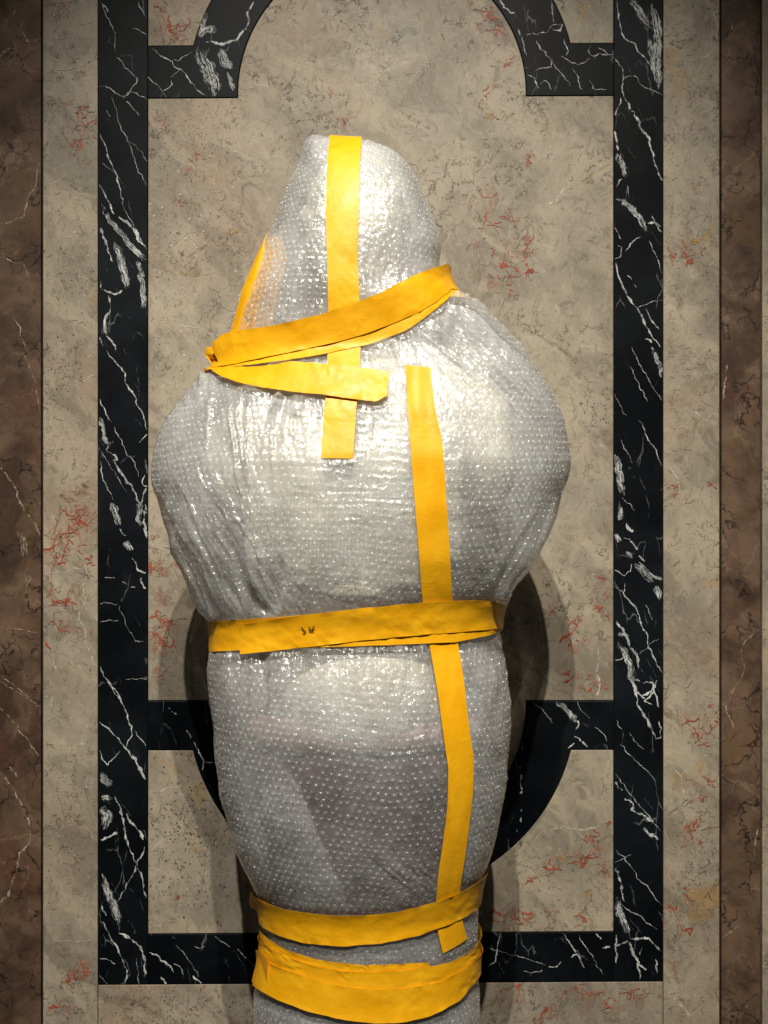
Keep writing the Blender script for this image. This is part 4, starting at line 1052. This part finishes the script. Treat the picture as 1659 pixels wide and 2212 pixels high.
# ------------------------------------------------------------------ tape
def tape_obj(T):
    n = 170; m = 13
    e0 = np.array(T['e0'], float); e1 = np.array(T['e1'], float)
    a = resample(e0, n); b = resample(e1, n)
    for e in (a, b):
        e[:, 0] = np.concatenate([[e[0, 0]], gsm(e[:, 0], 2.2)[1:-1], [e[-1, 0]]])
        e[:, 1] = np.concatenate([[e[0, 1]], gsm(e[:, 1], 2.2)[1:-1], [e[-1, 1]]])
    # keep just inside the silhouette
    ph0, v0 = solve(a[:, 0], a[:, 1]); ph1, v1 = solve(b[:, 0], b[:, 1])
    def ext(ph, v, end, target, k=34):
        if end < 0:
            x = np.linspace(target, ph[0], k, endpoint=False); sl = (v[6] - v[0]) / (ph[6] - ph[0] + 1e-6)
            sl = np.clip(sl, -30, 30)
            return np.concatenate([x, ph]), np.concatenate([v[0] + sl * (x - ph[0]) * 0.5, v])
        x = np.linspace(ph[-1], target, k + 1)[1:]; sl = (v[-1] - v[-7]) / (ph[-1] - ph[-7] + 1e-6)
        sl = np.clip(sl, -30, 30)
        return np.concatenate([ph, x]), np.concatenate([v, v[-1] + sl * (x - ph[-1]) * 0.5])
    if 'xl' in T:
        ph0, v0 = ext(ph0, v0, -1, T['xl']); ph1, v1 = ext(ph1, v1, -1, T['xl'])
    if 'xr' in T:
        ph0, v0 = ext(ph0, v0, 1, T['xr']); ph1, v1 = ext(ph1, v1, 1, T['xr'])
    if T.get('over'):       # over the crown and a little way down the back
        top_v = np.concatenate([np.linspace(420, 303, 26)]);
        pa = ph0[0]; pb = ph1[0]
        x0 = base(ph0[:1], v0[:1])[0, 0]; x1 = base(ph1[:1], v1[:1])[0, 0]
        def back(vv, X, frontside):
            xc, aa, bb = prof(vv)
            q = np.clip((X - xc) / aa, -0.97, 0.97)
            f = np.arcsin(np.sign(q) * np.abs(q) ** (1 / .93))
            return f if frontside else math.pi - f
        vb = np.linspace(420, 306, 26); vf0 = np.linspace(306, v0[0], 12, endpoint=False); vf1 = np.linspace(306, v1[0], 12, endpoint=False)
        A3 = [base(back(vb, x0, False), vb), base(back(vf0, x0, True), vf0)]
        B3 = [base(back(vb, x1, False), vb), base(back(vf1, x1, True), vf1)]
        preA = np.concatenate(A3); preB = np.concatenate(B3)
    N = len(ph0)
    tcol = np.linspace(0, 1, m)
    PH = ph0[:, None] * (1 - tcol) + ph1[:, None] * tcol
    V = v0[:, None] * (1 - tcol) + v1[:, None] * tcol
    sd = abs(hash(T['n'])) % 1 + sum(map(ord, T['n']))
    ii = np.arange(N)[:, None] * np.ones((1, m)); jj = np.ones((N, 1)) * np.arange(m)
    # ragged hand-torn outline along the edges, tiny
    V = V + 0.5 * vn(ii / 5, jj * 0 + 3.1, sd) * (np.abs(tcol - .5) * 2) ** 4
    P = base(PH, V); nr, _, _ = frame(PH, V)
    wr = 0.0008 * fbm(ii / 16 + jj / 9, jj / 5.0 - ii / 60, sd + 1, 3) + 0.0008 * ridge(fbm(ii / 7 - jj / 4, jj / 3, sd + 2, 2)) * sstep(vn(ii / 20, jj / 9, sd + 3), 0.0, 0.6)
    edge = (np.abs(tcol - .5) * 2) ** 6
    wr = wr + 0.0010 * edge * np.clip(vn(ii / 8, jj / 8, sd + 4) + 0.1, 0, 1)
    if T.get('pucker'):
        wr = wr + 0.0016 * (tcol ** 3) * np.clip(vn(ii / 4.5, jj * 0, sd + 5), 0, 1) * sstep(ii, N * .35, N * .5)
    off = T['off'] * 1.25 + wr + 0.0006 + T.get('tilt', 0) * (1 - tcol)
    if T.get('under'):
        off = 0.0024 - 0.0082 * sstep(tcol, 0.36, 0.46) - 0.014 * sstep(tcol, 0.55, 1.0) + 0 * wr
    P = P + nr * off[..., None] if off.shape == PH.shape else P + nr * (off * np.ones_like(PH))[..., None]
    if T.get('over'):
        pre = preA[:, None] * (1 - tcol)[None, :, None] + preB[:, None] * tcol[None, :, None]
        ctr = np.array([np.interp(310, VV, TX), YC, (1106 - 430) * K * S0])
        dirn = pre - ctr; dirn /= np.linalg.norm(dirn, axis=-1, keepdims=True)
        pre = pre + dirn * 0.0022
        P = np.concatenate([pre, P], 0); N = len(P)
    P = P.reshape(-1, 3)
    idx = np.arange(N * m).reshape(N, m)
    q = np.stack([idx[:-1, :-1], idx[:-1, 1:], idx[1:, 1:], idx[1:, :-1]], -1).reshape(-1, 4)
    o = np_mesh('tape_strip', P, q, M_TAPE, wrapped)
    so = o.modifiers.new('thickness', 'SOLIDIFY'); so.thickness = 0.0002; so.offset = 0
    es = o.modifiers.new('crisp', 'EDGE_SPLIT'); es.split_angle = math.radians(50)
    o['label'] = T['lab']
    return o
TO = {T['n']: tape_obj(T) for T in TAPES}

def flap(name_lab, rows_px, mat=M_TAPE):
    """loose tape end: rows of (x, y, depth) control points, smoothed into a curved sheet"""
    G = np.array([[(x, y, d) for x, y, d in r] for r in rows_px], float)
    def up(A_, n, ax):
        A_ = np.moveaxis(A_, ax, 0); L = len(A_)
        t = np.linspace(0, L - 1, n); i = np.clip(t.astype(int), 0, L - 2); f = (t - i)
        f = f.reshape(-1, *([1] * (A_.ndim - 1)))
        p0 = A_[np.clip(i - 1, 0, L - 1)]; p1 = A_[i]; p2 = A_[i + 1]; p3 = A_[np.clip(i + 2, 0, L - 1)]
        r = 0.5 * ((2 * p1) + (-p0 + p2) * f + (2 * p0 - 5 * p1 + 4 * p2 - p3) * f ** 2 + (-p0 + 3 * p1 - 3 * p2 + p3) * f ** 3)
        return np.moveaxis(r, 0, ax)
    G = up(up(G, 22, 0), 22, 1)
    s = (D + G[..., 2]) / D
    P = np.stack([(G[..., 0] - 829.5) * K * s, G[..., 2], (1106 - G[..., 1]) * K * s], -1)
    n, m = P.shape[:2]
    idx = np.arange(n * m).reshape(n, m)
    q = np.stack([idx[:-1, :-1], idx[:-1, 1:], idx[1:, 1:], idx[1:, :-1]], -1).reshape(-1, 4)
    o = np_mesh('tape_end', P.reshape(-1, 3), q, mat, wrapped)
    so = o.modifiers.new('thickness', 'SOLIDIFY'); so.thickness = 0.0002; so.offset = 0
    es = o.modifiers.new('crisp', 'EDGE_SPLIT'); es.split_angle = math.radians(50)
    o['label'] = name_lab
    return o
flap('crumpled tape end sticking out at the left of the neck', [
    [(444,750,-.30), (458,749,-.315), (473,746,-.33), (492,738,-.352)],
    [(442,766,-.30), (456,768,-.325), (470,775,-.34), (492,770,-.362)],
    [(450,776,-.32), (462,781,-.31), (474,784,-.33), (492,784,-.362)],
    [(457,792,-.315), (464,792,-.335), (478,790,-.345), (494,790,-.36)],
    [(447,801,-.305), (466,799,-.335), (482,797,-.35), (500,794,-.36)]])
flap('tiny tape tab at the right of the neck', [
    [(966,626,-.315), (978,627,-.31), (993,628,-.305)],
    [(966,632,-.315), (978,632,-.312), (991,632,-.306)],
    [(968,637,-.315), (978,635,-.312), (990,634,-.306)]])
flap('torn loose end of the bottom tape band at the left', [
    [tuple(Z6([(230,464)])[0]) + (-.315,), tuple(Z6([(245,468)])[0]) + (-.335,), tuple(Z6([(262,478)])[0]) + (-.352,), tuple(Z6([(290,510)])[0]) + (-.375,)],
    [tuple(Z6([(232,530)])[0]) + (-.315,), tuple(Z6([(246,540)])[0]) + (-.335,), tuple(Z6([(264,555)])[0]) + (-.355,), tuple(Z6([(290,575)])[0]) + (-.375,)],
    [tuple(Z6([(215,600)])[0]) + (-.312,), tuple(Z6([(238,615)])[0]) + (-.335,), tuple(Z6([(262,630)])[0]) + (-.355,), tuple(Z6([(290,640)])[0]) + (-.375,)],
    [tuple(Z6([(209,634)])[0]) + (-.312,), tuple(Z6([(235,650)])[0]) + (-.335,), tuple(Z6([(262,668)])[0]) + (-.355,), tuple(Z6([(300,692)])[0]) + (-.378,)]])
flap('small tape end at the left of the lower band', [
    [(541,1926,-.29), (549,1932,-.31), (560,1937,-.33), (575,1945,-.352)],
    [(538,1950,-.29), (548,1955,-.31), (560,1960,-.33), (576,1965,-.354)],
    [(543,1962,-.29), (552,1966,-.31), (562,1985,-.33), (578,2000,-.354)]])
# folded corner of the long strip's lower end
def onsurf(x, y, off):
    ph, v = solve(np.array([x]), np.array([y]))
    n, _, _ = frame(ph, v)
    return (base(ph, v) + n * off)[0]

# handwriting on the waist band
def Zh(p): return [((1150 + x * .12055) * .54004, (2450 + y * .12055) * .54004) for x, y in p]
STRK = [Zh([(470,448),(495,440),(525,445),(552,470),(560,495),(540,520),(570,524),(610,550),(636,585),(640,620),(622,648),(590,662),(565,655),(545,632)]),
        Zh([(735,403),(775,458),(800,520),(815,570),(822,615)]), Zh([(735,550),(770,545),(822,536)]), Zh([(940,378),(905,402),(875,445),(855,490),(853,535),(865,574),(890,565),(912,550),(905,535),(885,540)])]
V, Fc = [], []
for si, st in enumerate(STRK):
    p = resample(st, 40)
    p[:, 0] = gsm(p[:, 0], 1.2); p[:, 1] = gsm(p[:, 1], 1.2)
    d = np.gradient(p, axis=0); L = np.hypot(d[:, 0], d[:, 1])[:, None]
    nn = np.stack([-d[:, 1], d[:, 0]], 1) / L * 1.1
    for i in range(40):
        for sg in (1, -1):
            q = p[i] + sg * nn[i]
            V.append(onsurf(q[0], q[1], 0.0072 + si * 0.0001))
        if i:
            b = 2 * i + si * 80
            Fc.append((b - 2, b - 1, b + 1, b))
ink = mesh_obj('handwriting', V, Fc, M_INK, TO['waist'])
ink['label'] = 'small handwritten mark in black ink reading 3 and a crossed sign'

# ------------------------------------------------------------------ the marble bust inside
def FP(px, py, dy=0.0):
    s = (D + YC + dy) / D
    return Vector(((px - 829.5) * K * s, YC + dy, (1106 - py) * K * s))
def blob_obj(name, blobs, mat, parent=None, voxel=0.006, smooth=6):
    bm = bmesh.new()
    for (px, py, dy, rx, ry, rz, *rot) in blobs:
        r = bmesh.ops.create_icosphere(bm, subdivisions=3, radius=1.0)
        c = FP(px, py, dy); a = math.radians(rot[0]) if rot else 0
        for v in r['verts']:
            x, y, z = v.co.x * rx, v.co.y * ry, v.co.z * rz
            v.co = (c.x + x * math.cos(a) - z * math.sin(a), c.y + y, c.z + x * math.sin(a) + z * math.cos(a))
    me = bpy.data.meshes.new(name); bm.to_mesh(me); bm.free()
    me.polygons.foreach_set('use_smooth', [True] * len(me.polygons))
    me.materials.append(mat)
    o = link(bpy.data.objects.new(name, me), parent)
    rm = o.modifiers.new('fuse', 'REMESH'); rm.mode = 'VOXEL'; rm.voxel_size = voxel; rm.use_smooth_shade = True
    sm = o.modifiers.new('soften', 'SMOOTH'); sm.iterations = smooth; sm.factor = 0.6
    return o
bust = link(bpy.data.objects.new("marble_bust", None))
bust['label'] = 'pale cream marble bust faintly visible inside the bubble wrap'
bust['category'] = 'bust'
body = [(775,520,0,.075,.080,.105,-4), (775,575,-.015,.058,.070,.075,-4), (775,622,-.045,.030,.035,.030), (775,500,-.075,.040,.02,.016), (772,548,-.088,.011,.020,.030), (773,585,-.082,.024,.014,.008), (773,597,-.08,.020,.012,.008),
        (748,530,-.068,.022,.018,.018), (800,530,-.068,.022,.018,.018), (742,560,-.06,.022,.02,.026), (806,560,-.06,.022,.02,.026), (668,545,.01,.010,.02,.030), (882,545,.01,.010,.02,.030),
        (765,720,.015,.055,.058,.12), (740,700,-.02,.02,.03,.09,12), (795,700,-.02,.02,.03,.09,-12),
        (770,900,-.02,.175,.110,.12), (620,930,-.02,.10,.100,.105,18), (925,930,-.02,.10,.100,.105,-18), (690,1010,-.075,.10,.080,.10), (855,1010,-.075,.10,.080,.10), (770,1150,-.035,.165,.120,.16), (770,1330,-.02,.145,.112,.14), (790,1470,-.035,.13,.118,.12), (790,1520,-.03,.125,.108,.06),
        (530,1010,0,.065,.075,.09,8)]
for i in range(9):        # drapery folds across the chest
    t = i / 8
    for k in range(5):
        u = k / 4
        body.append((600 + 330 * u, 930 + 260 * t + 90 * math.sin(u * math.pi), -.125 - .025 * math.sin(u * math.pi), .05, .018, .012, 14 - 28 * u))
bo = blob_obj('torso_and_head', body, M_BUST, bust)
hair = []
for i in range(60):
    a = random.uniform(0, 2 * math.pi); e = random.uniform(0.15, 1.5)
    hair.append((775 + 112 * math.cos(a) * math.cos(e), 505 - 150 * math.sin(e), .02 + .085 * math.sin(a) * math.cos(e), .020, .020, .020))
blob_obj('hair', hair, M_BUST, bust, 0.005, 3)
blob_obj('arm', [(1045,935,-.07,.040,.05,.07,-6), (1060,1000,-.09,.036,.045,.06,6), (1058,1050,-.09,.026,.035,.04,0), (1010,890,-.03,.055,.06,.06,-20)], M_BUST, bust)
soc = link(bpy.data.objects.new("plinth", None))
soc['label'] = 'dark plum marble plinth under the bust, seen dimly through the wrap'
soc['category'] = 'plinth'
def lathe(name, prof_pts, mat, parent, sq=0.75, n=72):
    V, Fc = [], []
    for (rr, py) in prof_pts:
        for j in range(n):
            a = 2 * math.pi * j / n
            s, c = math.sin(a), math.cos(a)
            x = rr * math.copysign(abs(s) ** sq, s); y = rr * 0.72 * math.copysign(abs(c) ** sq, c)
            p = FP(790, py)
            V.append((p.x + x, YC + y, p.z))
    for i in range(len(prof_pts) - 1):
        for j in range(n):
            j2 = (j + 1) % n
            Fc.append((i * n + j, i * n + j2, (i + 1) * n + j2, (i + 1) * n + j))
    Fc.append(tuple(range(n))); Fc.append(tuple(reversed(range((len(prof_pts) - 1) * n, len(prof_pts) * n))))
    return mesh_obj(name, V, Fc, mat, parent, True)
lathe('moulding', [(.140,1530),(.165,1538),(.176,1556),(.174,1578),(.165,1590),(.150,1598)], M_PINK, soc)
lathe('block', [(.148,1599),(.158,1608),(.156,1700),(.142,1850),(.130,1960),(.140,2120),(.142,2440)], M_PLUM, soc)
